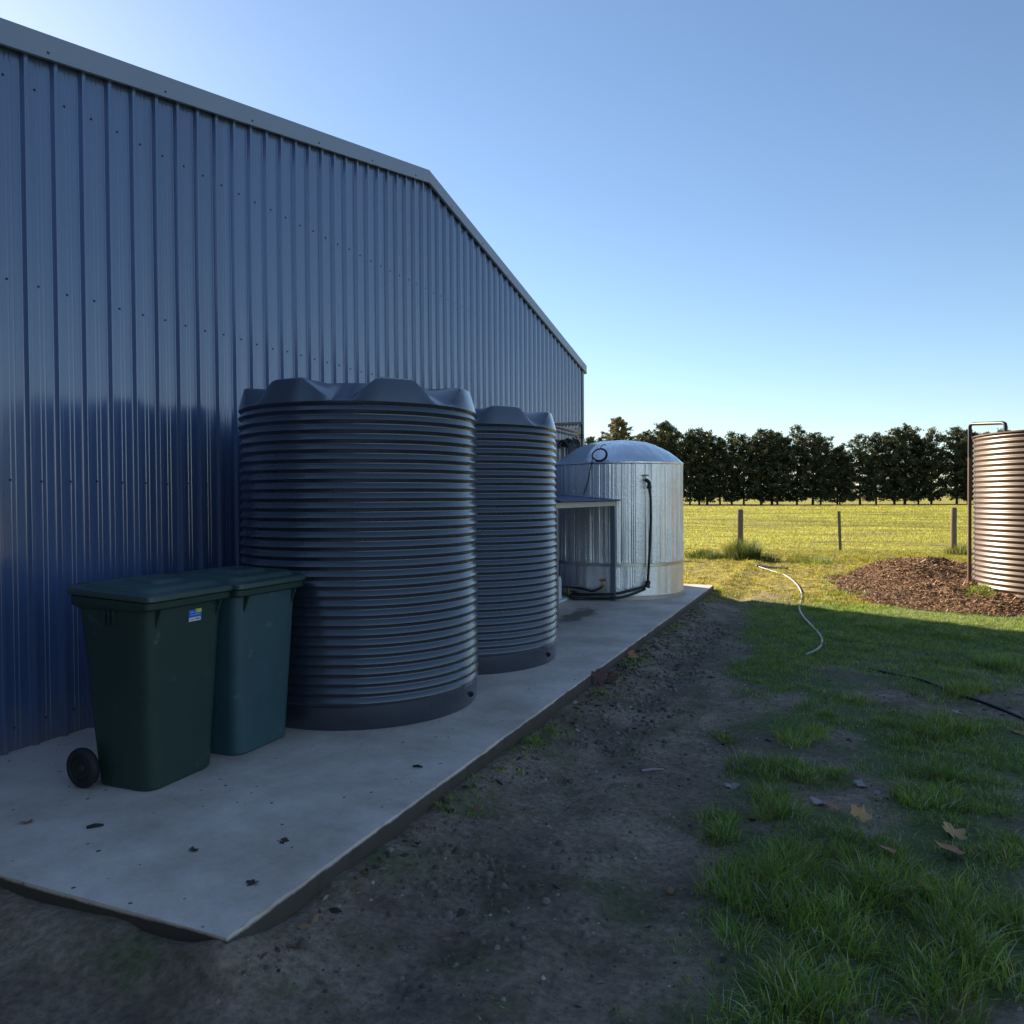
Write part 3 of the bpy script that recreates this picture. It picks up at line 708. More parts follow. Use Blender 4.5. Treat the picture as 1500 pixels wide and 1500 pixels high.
MB().lathe([(FR - .01, 0.0), (FR - .01, 1.9)], 64).build('inner_shell', M['galv'], ft)
def FT(p): return (p[0] - FL[0], p[1] - FL[1], p[2] - FL[2])
def out_n(p): v = np.array([p[0] - FC[0], p[1] - FC[1], 0]); return v / np.linalg.norm(v)
# upper outlet: T-handled valve, elbow and the black down-pipe
pv = at_cyl(944, 703, FC, FR); nv = out_n(pv); up = np.array([0, 0, 1.0])
tv = np.cross(up, nv)
mb = MB(); mb.tube([pv - nv * .02, pv + nv * .055], .020, 10); mb.tube([pv + nv * .03, pv + nv * .03 + up * .065], .011, 8)
val = mb.build('outlet_valve', M['brass'], ft); val.data.transform(Matrix.Translation((-FL[0], -FL[1], -FL[2])))
mb = MB(); h = pv + nv * .03 + up * .068
mb.tube([h - tv * .052 - up * .006, h - tv * .02, h + tv * .02, h + tv * .052 - up * .006], [.006, .009, .009, .006], 8)
o = mb.build('valve_handle', M['rustpipe'], val); o.data.transform(Matrix.Translation((-FL[0], -FL[1], -FL[2])))
pa = pv + nv * .055; pe = at_cyl(951, 707, FC, FR + .075)
pb = at_cyl(949, 857, FC, FR + .07)
path = [pa, pa + nv * .012 + (pe - pa) * .3, pe, pe - up * .04]
p_dn = [at_cyl(x, y, FC, FR + d) for x, y, d in ((951, 712, .075), (953, 730, .085), (953.5, 760, .095), (952, 800, .09), (950, 835, .08), (949, 852, .072))]
for nm_, pts_, r_ in (('pipe_elbow', path, .026), ('coupling', [p_dn[0] + up * .01, p_dn[0] - up * .035], .034), ('coupling', [pb + up * .06, pb + up * .01], .036),
                      ('pipe_elbow', [pb + up * .02, pb, pb - up * .012 - tv * .03], .030), ('tank_outlet', [pb - up * .02 - nv * .09, pb - up * .02 + nv * .03], .022)):
    o = MB().tube(pts_, r_, 10).build(nm_, M['black'], ft, smooth=50); o.data.transform(Matrix.Translation((-FL[0], -FL[1], -FL[2])))
mb = MB(); mb.tube(p_dn + [pb], .0185, 10); o = mb.build('down_pipe', M['black'], ft, smooth=60); o.data.transform(Matrix.Translation((-FL[0], -FL[1], -FL[2])))
pr = at_cyl(884, 858, FC, FR); nr = out_n(pr); tr_ = np.cross(up, nr)
mb = MB(); mb.tube([pr - nr * .02, pr + nr * .08], .022, 10); mb.tube([pr + nr * .05, pr + nr * .05 + up * .07], .012, 8)
vr = mb.build('bottom_valve', M['brass'], ft); vr.data.transform(Matrix.Translation((-FL[0], -FL[1], -FL[2])))
mb = MB(); h = pr + nr * .05 + up * .085
mb.tube([h - tr_ * .045, h + tr_ * .045], .012, 8); mb.tube([h - up * .02, h + up * .012], .018, 8)
o = mb.build('red_handle', M['redtap'], vr); o.data.transform(Matrix.Translation((-FL[0], -FL[1], -FL[2])))
# two black hoses lying along the foot of the tank towards the pump
z = SLAB
def hose(name, pts, r, mat, label, cat, n=8, sub=6):
    P = [np.array(p, float) for p in pts]; out = []
    for i in range(len(P) - 1):
        p0 = P[max(i - 1, 0)]; p1 = P[i]; p2 = P[i + 1]; p3 = P[min(i + 2, len(P) - 1)]
        for k in range(sub):
            t_ = k / sub
            out.append(.5 * (2 * p1 + (p2 - p0) * t_ + (2 * p0 - 5 * p1 + 4 * p2 - p3) * t_ ** 2 + (3 * p1 - p0 - 3 * p2 + p3) * t_ ** 3))
    out.append(P[-1])
    return tag(MB().tube(out, r, n).build(name, mat, smooth=60), label, cat)
pb2 = pb - up * .02 - tv * .04
g = lambda px, py, zz, d: (lambda q: np.array([q[0], q[1], zz]))(at_cyl(px, py, FC, FR + d))
tap = np.array([-3.60, 10.68, SLAB + .10])
hose('hose', [pb2, g(925, 864, SLAB + .15, .09), g(900, 866, SLAB + .10, .12), g(872, 866, SLAB + .09, .16), np.array([-3.42, 10.52, SLAB + .07]), tap + (.05, 0.04, -.02)], .019, M['black'], 'upper black hose from the down-pipe foot along the foil tank', 'hose')
hose('hose', [pb2 - up * .035, g(920, 872, SLAB + .08, .14), g(896, 874, SLAB + .045, .19), np.array([-3.22, 10.42, SLAB + .03]), np.array([-3.45, 10.36, SLAB + .03]), tap + (.04, -.03, -.06)], .019, M['black'], 'lower black hose sagging to the concrete in front of the foil tank', 'hose')
hose('hose', [pr + nr * .09 - up * .01, g(868, 862, SLAB + .13, .13), np.array([-3.42, 10.60, SLAB + .15]), np.array([-3.66, 10.50, SLAB + .17]), np.array([-3.80, 10.2, SLAB + .2])], .017, M['black'], 'short black hose from the red bottom tap towards the pump', 'hose')
tp = thing('pump_tap', 'small brass tap fitting beside the white pump housing', 'tap', tuple(tap - (0, 0, .10)))
MB().tube([(0, 0, 0), (0, 0, .13)], .016, 8).build('riser', M['brass'], tp)
MB().tube([(-.03, 0, .10), (.06, 0, .085)], .014, 8).build('spout', M['brass'], tp)
MB().tube([(0, -.03, .15), (0, .03, .15)], .008, 8).build('handle', M['brass'], tp)

# cable coil hanging on the shoulder of the dome, its tail running down to the lean-to
cc = at_cyl(878, 666, FC, FR + .03); nc = out_n(cc); tcx = np.cross(up, nc)
coil = []
rc = random.Random(2)
for i in range(3 * 28 + 1):
    q = 2 * PI * i / 28; k = i / 28
    rad_ = .098 + .007 * math.sin(k * 2.3) + rc.uniform(-.001, .001)
    coil.append(cc + tcx * math.cos(q) * rad_ * 1.08 + up * math.sin(q) * rad_ * .88 + nc * (.012 * k - .02 + .006 * math.sin(q * 2)) - nc * max(0, math.sin(q)) * .05)
tail = [at_cyl(868, 672, FC, FR + .03), at_cyl(864, 690, FC, FR + .02), at_cyl(861, 705, FC, FR + .02), at_cyl(855, 724, FC, FR + .02)]
head = [cc + up * .085 - nc * .05, cc + up * .13 - nc * .10, cc + up * .155 + tcx * .03 - nc * .13, cc + up * .14 + tcx * .055 - nc * .13]
ct = thing('cable_coil', 'coiled black cable hanging on the shoulder of the foil tank', 'cable', tuple(cc))
CT = Matrix.Translation((-cc[0], -cc[1], -cc[2]))
o = MB().tube(coil, .0085, 6).build('coil', M['black'], ct, smooth=60); o.data.transform(CT)
o = MB().tube(tail, .007, 6).build('tail', M['black'], ct, smooth=60); o.data.transform(CT)
o = MB().tube(head, .006, 6).build('end_loop', M['black'], ct, smooth=60); o.data.transform(CT)

# ------------------------------------------------------------------ lean-to over the pump
lt = thing('lean_to', 'low blue skillion roof on a steel post between tank and shed wall', 'shelter', (-2.88, 10.51, SLAB))
def LT(x, y, z_): return (x + 2.88, y - 10.51, z_ - SLAB)
RX0, RX1, RY0, RY1 = WX + .035, -2.79, 8.0, 10.585
def rz_(x): return 1.535 + (RX1 - x) * .085
V = []; F = []; ncor = 70
for i in range(ncor + 1):
    y = RY0 + (RY1 - RY0) * i / ncor; hgt = .008 * math.cos(i * PI / 1.0) 
    for x in (RX0, RX1): 
        V += [LT(x, y, rz_(x) + hgt), LT(x, y, rz_(x) + hgt - .004)]
for i in range(ncor):
    a = i * 4; b = a + 4
    F += [(a, a + 2, b + 2, b), (a + 1, b + 1, b + 3, a + 3), (a + 2, a + 3, b + 3, b + 2), (a, b, b + 1, a + 1)]
MB().add(V, F).build('roof_sheet', M['blueroof'], lt)
MB().box(LT(-2.90, RY0 + .05, 1.455), LT(-2.86, RY1 - .03, 1.520)).build('edge_beam', M['cream'], lt, bevel=.004)
MB().box(LT(-2.915, RY0 + .06, SLAB), LT(-2.855, RY0 + .12, 1.4545)).build('post', M['post_paint'], lt, bevel=.004)
MB().box(LT(-2.925, 10.49, SLAB), LT(-2.855, 10.55, 1.4545)).build('post', M['post_paint'], lt, bevel=.004)
MB().box(LT(WX + .04, 10.50, 1.50), LT(-2.903, 10.54, 1.53)).build('rafter', M['post_paint'], lt)
MB().box(LT(-4.30, RY0 + .2, 1.36), LT(-4.27, 10.40, 1.385)).build('rail', M['galv'], lt)
MB().box(LT(-3.95, RY0 + .2, 1.33), LT(-3.92, 10.30, 1.355)).build('rail', M['galv'], lt)
for y in (9.75, 10.36): MB().box(LT(-4.29, y, 1.386), LT(-4.275, y + .015, 1.60)).build('hanger', M['galv'], lt)
MB().box(LT(-4.345, RY0 + .2, 1.395), LT(-4.33, 9.95, 1.62)).build('back_board', M['greenboard'], lt)
MB().box(LT(-4.37, RY0 + .3, .735), LT(-4.0, 10.30, .755)).build('shelf', M['galv'], lt)
pump = thing('pump_housing', 'white moulded pump housing on a flat foot behind the farther tank', 'pump', (-3.62, 9.92, SLAB))
mb = MB(); ring = []
V = []
for x in (-.16, .02):
    V.append([(x, y, z_) for y, z_ in ((-.5, .02), (.44, .02), (.44, .28), (.42, .325), (.38, .345), (-.44, .345), (-.5, .31))])
MB().loft(V).build('cover', M['white'], pump, bevel=.006)
MB().box((-.30, -.62, 0), (.10, .62, .028)).build('foot_plate', M['white'], pump, bevel=.006)

# ------------------------------------------------------------------ pipework on the shed corner
pw = thing('pipework', 'cluster of black and copper pipes and valves high on the shed corner', 'pipes', (WX + .06, 12.9, 2.4))
PWM = Matrix.Translation((-(WX + .06), -12.9, -2.4))
def pipe(name, pts, r, mat, n=8):
    o = MB().tube(pts, r, n).build(name, mat, pw, smooth=50); o.data.transform(PWM); return o
X_ = -4.33
q = lambda px, py, x=X_: at_x(px, py, x)
pipe('black_pipe', [q(800, 622.5), q(846, 620), q(850, 619.5), q(852, 622), q(852.3, 628), q(852, 662)], .022, M['black'])
pipe('copper_pipe', [q(805, 622), q(815, 624), q(845, 631.5), q(847, 636)], .013, M['copper'])
pipe('copper_pipe', [q(805, 627), q(815, 629.5), q(848, 638), q(850, 641), q(850, 660)], .013, M['copper'])
pipe('copper_pipe', [q(846, 628), q(849, 626), q(849, 655)], .010, M['copper'])
pipe('black_pipe', [q(800, 646), q(842, 645), q(845, 647), q(845.5, 660)], .018, M['black'])
pipe('stub', [q(848, 637.5, -4.28), q(855, 637.5, -4.20)], .012, M['black'])
pipe('stub', [q(848, 641, -4.28), q(855, 641, -4.20)], .012, M['black'])
rv = random.Random(5)
for k in range(9):
    px = rv.uniform(836, 850); py = rv.uniform(638, 662); p0 = q(px, py, -4.32 + rv.uniform(0, .08))
    pipe('valve', [p0, p0 + np.array([0, rv.uniform(-.06, .06), rv.uniform(-.05, .10)])], rv.uniform(.014, .026), [M['copper'], M['brass'], M['black']][k % 3])
for k in range(11):                          # bunch of black hoses drooping behind the foil tank
    a = q(819 + k * 1.6, 652 + rv.uniform(-3, 3), -4.28); b = q(828 + k * 2.0, 648 + rv.uniform(-3, 3), -4.18); c = q(833 + k * 1.6, 655 + rv.uniform(-2, 2), -4.1); d = q(834 + k * 1.5, 672, -4.1)
    pipe('drooping_hose', [a, .5 * (a + b) + (0, 0, .05), b, .5 * (b + c) + (0, 0, .01), c, d], .022, M['black'], 7)

# ------------------------------------------------------------------ brown corrugated tank on the mulch mound
BR = 1.42; T_ = 13.57
bl = math.atan2(*(at(1424, 800, 0) - CAM)[:2]); D_ = math.hypot(T_, BR); bc = bl + math.atan2(BR, T_)
BC = np.array([D_ * math.sin(bc), D_ * math.cos(bc)])
bt = thing('corrugated_tank', 'brown corrugated steel water tank standing on the mulch mound', 'water tank', (BC[0], BC[1], .18))
zb0, zb1, pch = 0.0, 2.255, .0762
prof = [(BR, -.1)]
zz = 0.0
while zz < zb1:
    prof.append((BR - .011 + .011 * math.cos(2 * PI * zz / pch), zz)); zz += pch / 8
MB().lathe(prof, 160).build('tank_wall', M['browntank'], bt, smooth=50)
MB().lathe([(BR - .012, zb1 - .012), (BR + .012, zb1 - .010), (BR + .014, zb1 + .006), (BR - .01, zb1 + .012), (BR * .5, zb1 + .06), (.05, zb1 + .11)], 120, True).build('roof', M['rustpipe'], bt, smooth=40)
pl = at(1420, 850, .22); dirp = np.array([pl[0], pl[1]]) / np.hypot(pl[0], pl[1]); pp = dirp * 13.35
def zat(py, px, P):
    d = ray(px, py); k = np.hypot(*P[:2]) / np.hypot(d[0], d[1]); return CAM[2] + d[2] * k
ztop = zat(621, 1420, pp)
p3 = at_cyl(1473, 632, BC, BR - .10); 
ip = thing('inlet_pipe', 'thin brown pipe standing beside the brown tank and looping over its rim', 'pipe', (pp[0], pp[1], .12))
IPM = Matrix.Translation((-pp[0], -pp[1], -.12))
o = MB().tube([(pp[0], pp[1], .0), (pp[0], pp[1], ztop - .5)], .026, 10).build('riser', M['rustpipe'], ip, smooth=50); o.data.transform(IPM)
e = np.array([p3[0], p3[1]]); f0 = pp
hp = lambda t_, dz: (f0[0] + (e[0] - f0[0]) * t_, f0[1] + (e[1] - f0[1]) * t_, ztop + dz - .07 * t_)
o = MB().tube([hp(0, -.5), hp(0, -.05), hp(.02, -.012), hp(.08, 0), hp(.5, .005), hp(.92, .012), hp(.98, .0), hp(1, -.04), hp(1, -.16)], .026, 10).build('overhead_loop', M['black'], ip, smooth=50); o.data.transform(IPM)

# ------------------------------------------------------------------ mulch mound
xs = np.linspace(MC[0] - 3.4, MC[0] + 3.4, 150); ys = np.linspace(MC[1] - 3.5, MC[1] + 3.5, 150)
XX, YY = np.meshgrid(xs, ys); HH = mound_h(XX, YY); lump = .03 * fbm(XX, YY, 3.2, 60) + .018 * fbm(XX, YY, 9, 61)
ZZ = ground_h(XX, YY) + HH + lump * sstep(.02, .12, HH) - .03 * (1 - sstep(0.0, .05, HH))
i2 = np.arange(XX.size).reshape(XX.shape)
T = np.stack([i2[:-1, :-1], i2[:-1, 1:], i2[1:, 1:], i2[1:, :-1]], -1).reshape(-1, 4)
me = raw_mesh('mulch_mound', np.stack([XX, YY, ZZ], -1).reshape(-1, 3), T, M['mulch']); me.polygons.foreach_set('use_smooth', np.ones(len(me.polygons), bool))
tag(link('mulch_mound', me), kind='structure')
def chips(N):
    x = rng.uniform(MC[0] - 3.4, MC[0] + 1.5, N); y = rng.uniform(MC[1] - 3.4, MC[1] + 3.3, N); h = mound_h(x, y); k = h > .015
    x, y, h = x[k], y[k], h[k]; n = len(x)
    z_ = ground_h(x, y) + h + (.03 * fbm(x, y, 3.2, 60) + .018 * fbm(x, y, 9, 61)) * sstep(.02, .12, h) + .006
    a = rng.uniform(0, 2 * PI, n); tl = rng.normal(0, .35, n); L_ = rng.gamma(1.8, .010, n) + .010; w_ = rng.uniform(.003, .009, n)
    d = np.stack([np.cos(a) * np.cos(tl), np.sin(a) * np.cos(tl), np.sin(tl)], 1); s_ = np.stack([-np.sin(a), np.cos(a), rng.normal(0, .5, n)], 1)
    P = np.stack([x, y, z_], 1); up_ = np.array([0, 0, 1.0]) * .006
    V = np.stack([P - d * L_[:, None] - s_ * w_[:, None], P + d * L_[:, None] - s_ * w_[:, None] * .7, P + d * L_[:, None] * .9 + s_ * w_[:, None], P - d * L_[:, None] * .9 + s_ * w_[:, None] * .8, P + up_], 1).reshape(-1, 3)
    o_ = (np.arange(n) * 5)[:, None]
    T = np.concatenate([o_ + np.array([[0, 1, 4]]), o_ + np.array([[1, 2, 4]]), o_ + np.array([[2, 3, 4]]), o_ + np.array([[3, 0, 4]])])
    base = np.array([[.16, .085, .040], [.25, .138, .065], [.38, .235, .115], [.09, .048, .026]])[rng.integers(0, 4, n)] * rng.uniform(.7, 1.25, (n, 1))
    return V, T, np.repeat(base, 5, 0)
M['chips'] = leafy('bark_chips', 0.0)
V, T, Cc = chips(60000)
tag(link('mulch_chips', raw_mesh('mulch_chips', V, T, M['chips'], Cc)), kind='stuff')

# ------------------------------------------------------------------ grass, built blade by blade
def blades(x, y, z_, h, w_, lean, az, col, seg=3, curl=1.0):
    n = len(x); ts = np.linspace(0, 1, seg + 1)
    d = np.stack([np.cos(az), np.sin(az)], 1); sd_ = np.stack([-np.sin(az + rng.normal(0, .7, n)), np.cos(az + rng.normal(0, .7, n))], 1)
    rows = []; cols = []
    for i, t in enumerate(ts):
        out = lean * h * (t ** (1.0 + curl)); zz = h * (t - .35 * lean * t * t * curl)
        wd = w_ * (1 - t ** 1.6)
        c = np.stack([x + d[:, 0] * out, y + d[:, 1] * out, z_ + np.maximum(zz, .003)], 1)
        if i < seg:
            off = np.concatenate([sd_ * wd[:, None], np.zeros((n, 1))], 1)
            rows += [c - off, c + off]
        else: rows.append(c)
    V = np.stack(rows, 1).reshape(-1, 3); nv_ = 2 * seg + 1
    T = []
    for i in range(seg - 1): T += [(2 * i, 2 * i + 1, 2 * i + 3), (2 * i, 2 * i + 3, 2 * i + 2)]
    T.append((2 * seg - 2, 2 * seg - 1, 2 * seg))
    T = ((np.arange(n) * nv_)[:, None, None] + np.array(T)[None]).reshape(-1, 3)
    return V, T, np.repeat(col, nv_, 0)
def tints(n, palette, p, jit=.2):
    c = np.array(palette)[rng.choice(len(palette), n, p=p)]
    return np.clip(c * rng.uniform(1 - jit, 1 + jit, (n, 1)) * rng.uniform(.93, 1.07, (n, 3)), 0, 1)
GREEN = [(.22, .33, .045), (.31, .43, .06), (.14, .245, .048), (.50, .43, .16), (.46, .51, .39)]
GREEN_P = [.32, .24, .20, .15, .09]
def clump_field(cx, cy, per, spread, hmin, hmax, wid, seg, palette, pp_, leanlo=.25, leanhi=1.0, hs=None, curl=1.0, tone_rng=(.7, 1.3)):
    n = len(cx); m_ = per if hasattr(per, '__len__') else np.full(n, per)
    id_ = np.repeat(np.arange(n), m_); N = len(id_)
    a = rng.uniform(0, 2 * PI, N); r_ = spread if not hasattr(spread, '__len__') else spread[id_]
    rr_ = r_ * np.sqrt(rng.uniform(0, 1, N)); x = cx[id_] + rr_ * np.cos(a); y = cy[id_] + rr_ * np.sin(a)
    s_ = np.ones(n) if hs is None else hs
    h = rng.uniform(hmin, hmax, N) * s_[id_]
    az = a + rng.normal(0, .7, N)
    tone = rng.uniform(tone_rng[0], tone_rng[1], n)
    col = tints(N, palette, pp_) * tone[id_][:, None]
    return blades(x, y, ground_h(x, y), h, np.full(N, wid) * rng.uniform(.7, 1.3, N), rng.uniform(leanlo, leanhi, N), az, np.clip(col, 0, 1), seg, curl)
def collect(parts):
    V = []; T = []; Cc = []; k = 0
    for v, t, c in parts: V.append(v); T.append(t + k); Cc.append(c); k += len(v)
    return np.concatenate(V), np.concatenate(T), np.concatenate(Cc)
def in_view(x, y, pad=.12):
    b = np.arctan2(x, y); b0 = math.atan2(c_w[0], c_w[1]); return np.abs(b - b0) < math.atan(750 / FPX) + pad

LEAF_PX = [(1397, 1224), (1393, 1256), (1258, 1205), (1108, 1212), (1258, 1149), (1203, 1174), (1072, 1148), (1493, 1076), (1400, 1045)]
LEAF_P = [at(a_, b_ + 3)[:2] for a_, b_ in LEAF_PX]
def clear_of_leaves(x, y, r_=.10):
    k = np.ones(len(x), bool)
    for p in LEAF_P: k &= np.hypot(x - p[0], (y - p[1] + .03)) > r_
    return k
# shaded rough grass to the right of the track
parts = []
N = 32000
x = rng.uniform(-1.4, 5.0, N); y = rng.uniform(1.3, 12.6, N)
n1 = fbm(x, y, 1.5, 21); n2 = fbm(x, y, 4.0, 31); zd_, zl_, zf_, zb_ = zones(x, y)
dens = (1 - zd_) * np.clip(.55 + .8 * n2 - .5 * n1 + .4 * sstep(5, 9, y), .06, 1) * (1 - sstep(11.2, 12.2, y))
k = (rng.uniform(0, 1, N) < dens) & in_view(x, y) & (mound_h(x, y) < .02); x, y = x[k], y[k]
k = clear_of_leaves(x, y); x, y = x[k], y[k]
parts.append(clump_field(x, y, 20, .065, .015, .055, .0019, 2, GREEN, GREEN_P, .3, 1.1))
# big tufts seen in the photograph (pixel of the tuft's middle, size)
big = [(1168, 1072, 1.1), (1190, 1062, .8), (1060, 1068, .7), (1130, 1118, 1.0), (1100, 1112, .9), (1180, 1125, .9), (1215, 1128, .6), (1135, 1165, 1.15), (1165, 1185, 1.0), (1060, 1188, .8), (1055, 1215, .8), (1085, 1200, .6),
       (1150, 1240, 1.0), (1180, 1250, .8), (1095, 1275, 1.1), (1130, 1285, 1.1), (1065, 1300, .9), (1200, 1285, 1.2), (1240, 1300, 1.2), (1290, 1300, 1.1), (1170, 1305, 1.0), (1330, 1300, 1.0), (1380, 1300, .8), (1310, 1245, 1.1), (1285, 1255, .8), (1335, 1275, .8),
       (1370, 1160, 1.1), (1340, 1165, .9), (1400, 1170, .8), (1370, 1125, 1.0), (1345, 1120, .8), (1395, 1130, .7), (1385, 1055, 1.4), (1350, 1065, 1.1), (1420, 1060, 1.0), (1400, 1010, 1.5), (1430, 1005, 1.1), (1370, 1015, .9), (1300, 1050, .7), (1330, 1075, .8), (1365, 1070, 1.0),
       (1470, 970, 1.5), (1440, 965, 1.2), (1495, 975, 1.3), (1370, 960, .9), (1300, 915, 1.3), (1340, 912, 1.2), (1265, 912, 1.0), (1240, 930, .9), (1250, 1015, .6), (1220, 1040, .5), (1270, 945, .7), (1230, 900, 1.0), (1380, 925, 1.0), (1420, 930, 1.0), (1480, 930, 1.1), (1480, 1250, .6), (1490, 1225, .5), (1240, 1215, .7), (1225, 1240, .7)]
bx = []; by = []; bs = []
for px, py, s_ in big:
    p = at(px, py + 8, 0)
    for j in range(4):
        bx.append(p[0] + rng.normal(0, .06 * s_)); by.append(p[1] + rng.normal(0, .06 * s_)); bs.append(s_ * rng.uniform(.7, 1.1))
for px, py in rng.uniform((1030, 1315), (1500, 1500), (60, 2)):
    p = at(px, py, 0); bx.append(p[0]); by.append(p[1]); bs.append(rng.uniform(.6, 1.2))
bx, by, bs = map(np.array, (bx, by, bs)); k = clear_of_leaves(bx, by, .12); bx, by, bs = bx[k], by[k], bs[k]
parts.append(clump_field(bx, by, (75 * bs).astype(int) + 22, .085 * bs, .035, .125, .0022, 4, GREEN, GREEN_P, .25, 1.25, bs, 1.0))
# dead thatch lying flat between the tufts
N = 9000; x = rng.uniform(-1.2, 4.5, N); y = rng.uniform(1.4, 11.8, N); zd_, *_ = zones(x, y); k = (rng.uniform(0, 1, N) < 1 - .75 * zd_) & in_view(x, y); x, y = x[k], y[k]
parts.append(clump_field(x, y, 7, .07, .006, .02, .0016, 2, [(.40, .33, .19), (.30, .22, .12), (.46, .42, .30), (.22, .26, .10)], [.35, .3, .15, .2], 1.5, 3.5))
# weeds along the foot of the slab
N = 420; y = np.concatenate([rng.uniform(2.2, 12.8, N // 2), rng.choice([2.75, 3.05, 3.4, 4.5, 4.75, 6.7, 7.2, 9.2, 10.5, 11.5, 12.2], N // 2) + rng.normal(0, .15, N // 2)])
x = SX + .04 + np.abs(rng.normal(0, .10, N)); k = fbm(x * 0, y, 1.3, 77) > -.12
parts.append(clump_field(x[k], y[k], 14, .03, .015, .055, .002, 2, GREEN, GREEN_P, .4, 1.2))
# thin growth on the track
N = 500; x = rng.uniform(-1.8, -.4, N); y = rng.uniform(1.5, 12, N); k = fbm(x, y, 1.1, 91) > .12
parts.append(clump_field(x[k], y[k], 8, .05, .008, .022, .0018, 2, GREEN, GREEN_P, .4, 1.2))
V, T, Cc = collect(parts)
tag(link('shaded_grass', raw_mesh('shaded_grass', V, T, M['grass'], Cc)), kind='stuff')

# sunlit short lawn up to the fence
LAWN = [(.37, .34, .025), (.24, .29, .022), (.50, .38, .045), (.38, .25, .035), (.11, .17, .015)]
LAWN_P = [.34, .25, .18, .10, .13]
N = 15000
x = rng.uniform(-7, 9, N); y = rng.uniform(11.8, 24, N); zd_, zl_, zf_, zb_ = zones(x, y); n2 = fbm(x, y, 1.1, 13)
k = in_view(x, y) & (mound_h(x, y) < .03) & (x > WX + .1) & ~((x < SX + .05) & (y < 13.0)) & (rng.uniform(0, 1, N) < np.clip(.75 + .6 * n2 - .5 * zd_, .08, 1)); x, y = x[k], y[k]
hs = rng.lognormal(-.1, .5, len(x)) + .6 * sstep(.1, .5, fbm(x, y, .8, 14)) + .9 * np.exp(-((y - 20.6 - .12 * x) / .9) ** 2)
P1 = clump_field(x, y, 12, .075, .014, .05, .0045, 2, LAWN, LAWN_P, .3, 1.2, hs, 1.0, (.35, 1.35))
# greener fringe round the mulch and by the hose
pts = [(1240, 872, .6), (1222, 872, .7), (1215, 855, .6), (1210, 885, .8), (1235, 893, .8), (1255, 890, .7), (1260, 873, .5), (1290, 888, .6), (1434, 886, .9), (1428, 888, .7), (1440, 890, .7), (1205, 893, .8), (1180, 890, .5), (1270, 895, .6), (1060, 868, .5), (1240, 850, .5), (1225, 842, .4)]
bx = np.array([at(a, b)[0] for a, b, _ in pts for j in range(5)]) + rng.normal(0, .10, 5 * len(pts)); by = np.array([at(a, b)[1] for a, b, _ in pts for j in range(5)]) + rng.normal(0, .16, 5 * len(pts)); bs = np.repeat([c for _, _, c in pts], 5)
v, t, c = clump_field(bx, by, 40, .09, .03, .11, .0035, 3, [(.22, .34, .02), (.32, .37, .03), (.13, .25, .02)], [.4, .3, .3], .3, 1.1, bs)
v[:, 2] += mound_h(v[:, 0], v[:, 1])
V, T, Cc = collect([P1, (v, t, c)])
tag(link('lawn_grass', raw_mesh('lawn_grass', V, T, M['grass'], Cc)), kind='stuff')

# field crop: short blades, sown thinner and bigger with distance
FIELD = [(.41, .40, .055), (.33, .36, .045), (.52, .46, .09), (.19, .195, .03)]; FIELD_P = [.4, .27, .2, .13]
N = 230000
u_ = rng.uniform(0, 1, N); y = 21.5 * (130 / 21.5) ** u_; b0 = math.atan2(c_w[0], c_w[1])
x = y * np.tan(b0 + rng.uniform(-.05, .72, N)); row = np.round((y * .95 + x * .3) / .35); k = (rng.uniform(0, 1, N) < .9 - .7 * np.exp(-(((x - 1.2) / 1.9) ** 2 + ((y - 34.5) / 2.6) ** 2))) & (fbm(x, y, .35, 33) + .5 * vnoise(x * .1, y, 1.2, 34) > -.5)
x, y = x[k], y[k]; n = len(x); s_ = (y / 25) ** .75; rw = (y * .93 + x * .33); tn = np.clip(1.0 + .75 * fbm(x * .35, rw, 1.5, 71) + .5 * vnoise(x * .05, rw, .55, 72) + .35 * fbm(x, y, .25, 73), .22, 1.35)
v, t, c = blades(x, y, ground_h(x, y), rng.uniform(.03, .08, n) * s_ * (.5 + .6 * tn), .0065 * s_, rng.uniform(.3, 1.2, n), rng.uniform(0, 2 * PI, n), tints(n, FIELD, FIELD_P) * tn[:, None], 2)
tag(link('field_grass', raw_mesh('field_grass', v, t, M['grass'], c)), kind='stuff')

# ------------------------------------------------------------------ rank tussocks by the fence: things of their own
def tussock(px, py, h, w_, label, pal, nb):
    p = at(px, py, 0); o_ = np.array([p[0], p[1], float(ground_h(p[0], p[1]))])
    n = nb; a = rng.uniform(0, 2 * PI, n); r_ = w_ * np.sqrt(rng.uniform(0, 1, n)); x = r_ * np.cos(a); y = r_ * np.sin(a)
    col = tints(n, pal, None)
    v, t, c = blades(x, y, np.zeros(n), rng.uniform(.5, 1.0, n) * h * (1 - .45 * (r_ / w_) ** 2), np.full(n, .006), rng.uniform(.1, .7, n), a, col, 3)
    ob = link('grass_tussock', raw_mesh('grass_tussock', v, t, M['grass'], c), None, tuple(o_))
    return tag(ob, label, 'grass clump')
DARKG = [(.06, .10, .025), (.09, .13, .03), (.14, .15, .04)]; YEL = [(.30, .25, .06), (.24, .24, .05), (.16, .18, .04)]  # yellow paints the post clump's sunlit left, dark green its shaded right
tussock(1092, 820, .80, .36, 'tall dark green tussock right at the foot of the left fence post', DARKG, 900)
tussock(1076, 818, .66, .26, 'yellow straw-coloured tussock touching the left side of the left fence post', YEL, 420)
tussock(1036, 817, .34, .55, 'low broad dark green clump nearest the foil tank', DARKG, 800)
tussock(1118, 821, .26, .40, 'small dark clump just right of the tall tussock', DARKG, 350)
tussock(1190, 824, .22, .60, 'low bright clump in the lawn left of the thin middle post', [(.12, .17, .03), (.2, .22, .04)], 600)
tussock(1410, 812, .42, .42, 'tussock behind the mulch beside the right fence post', DARKG + YEL[:1], 450)

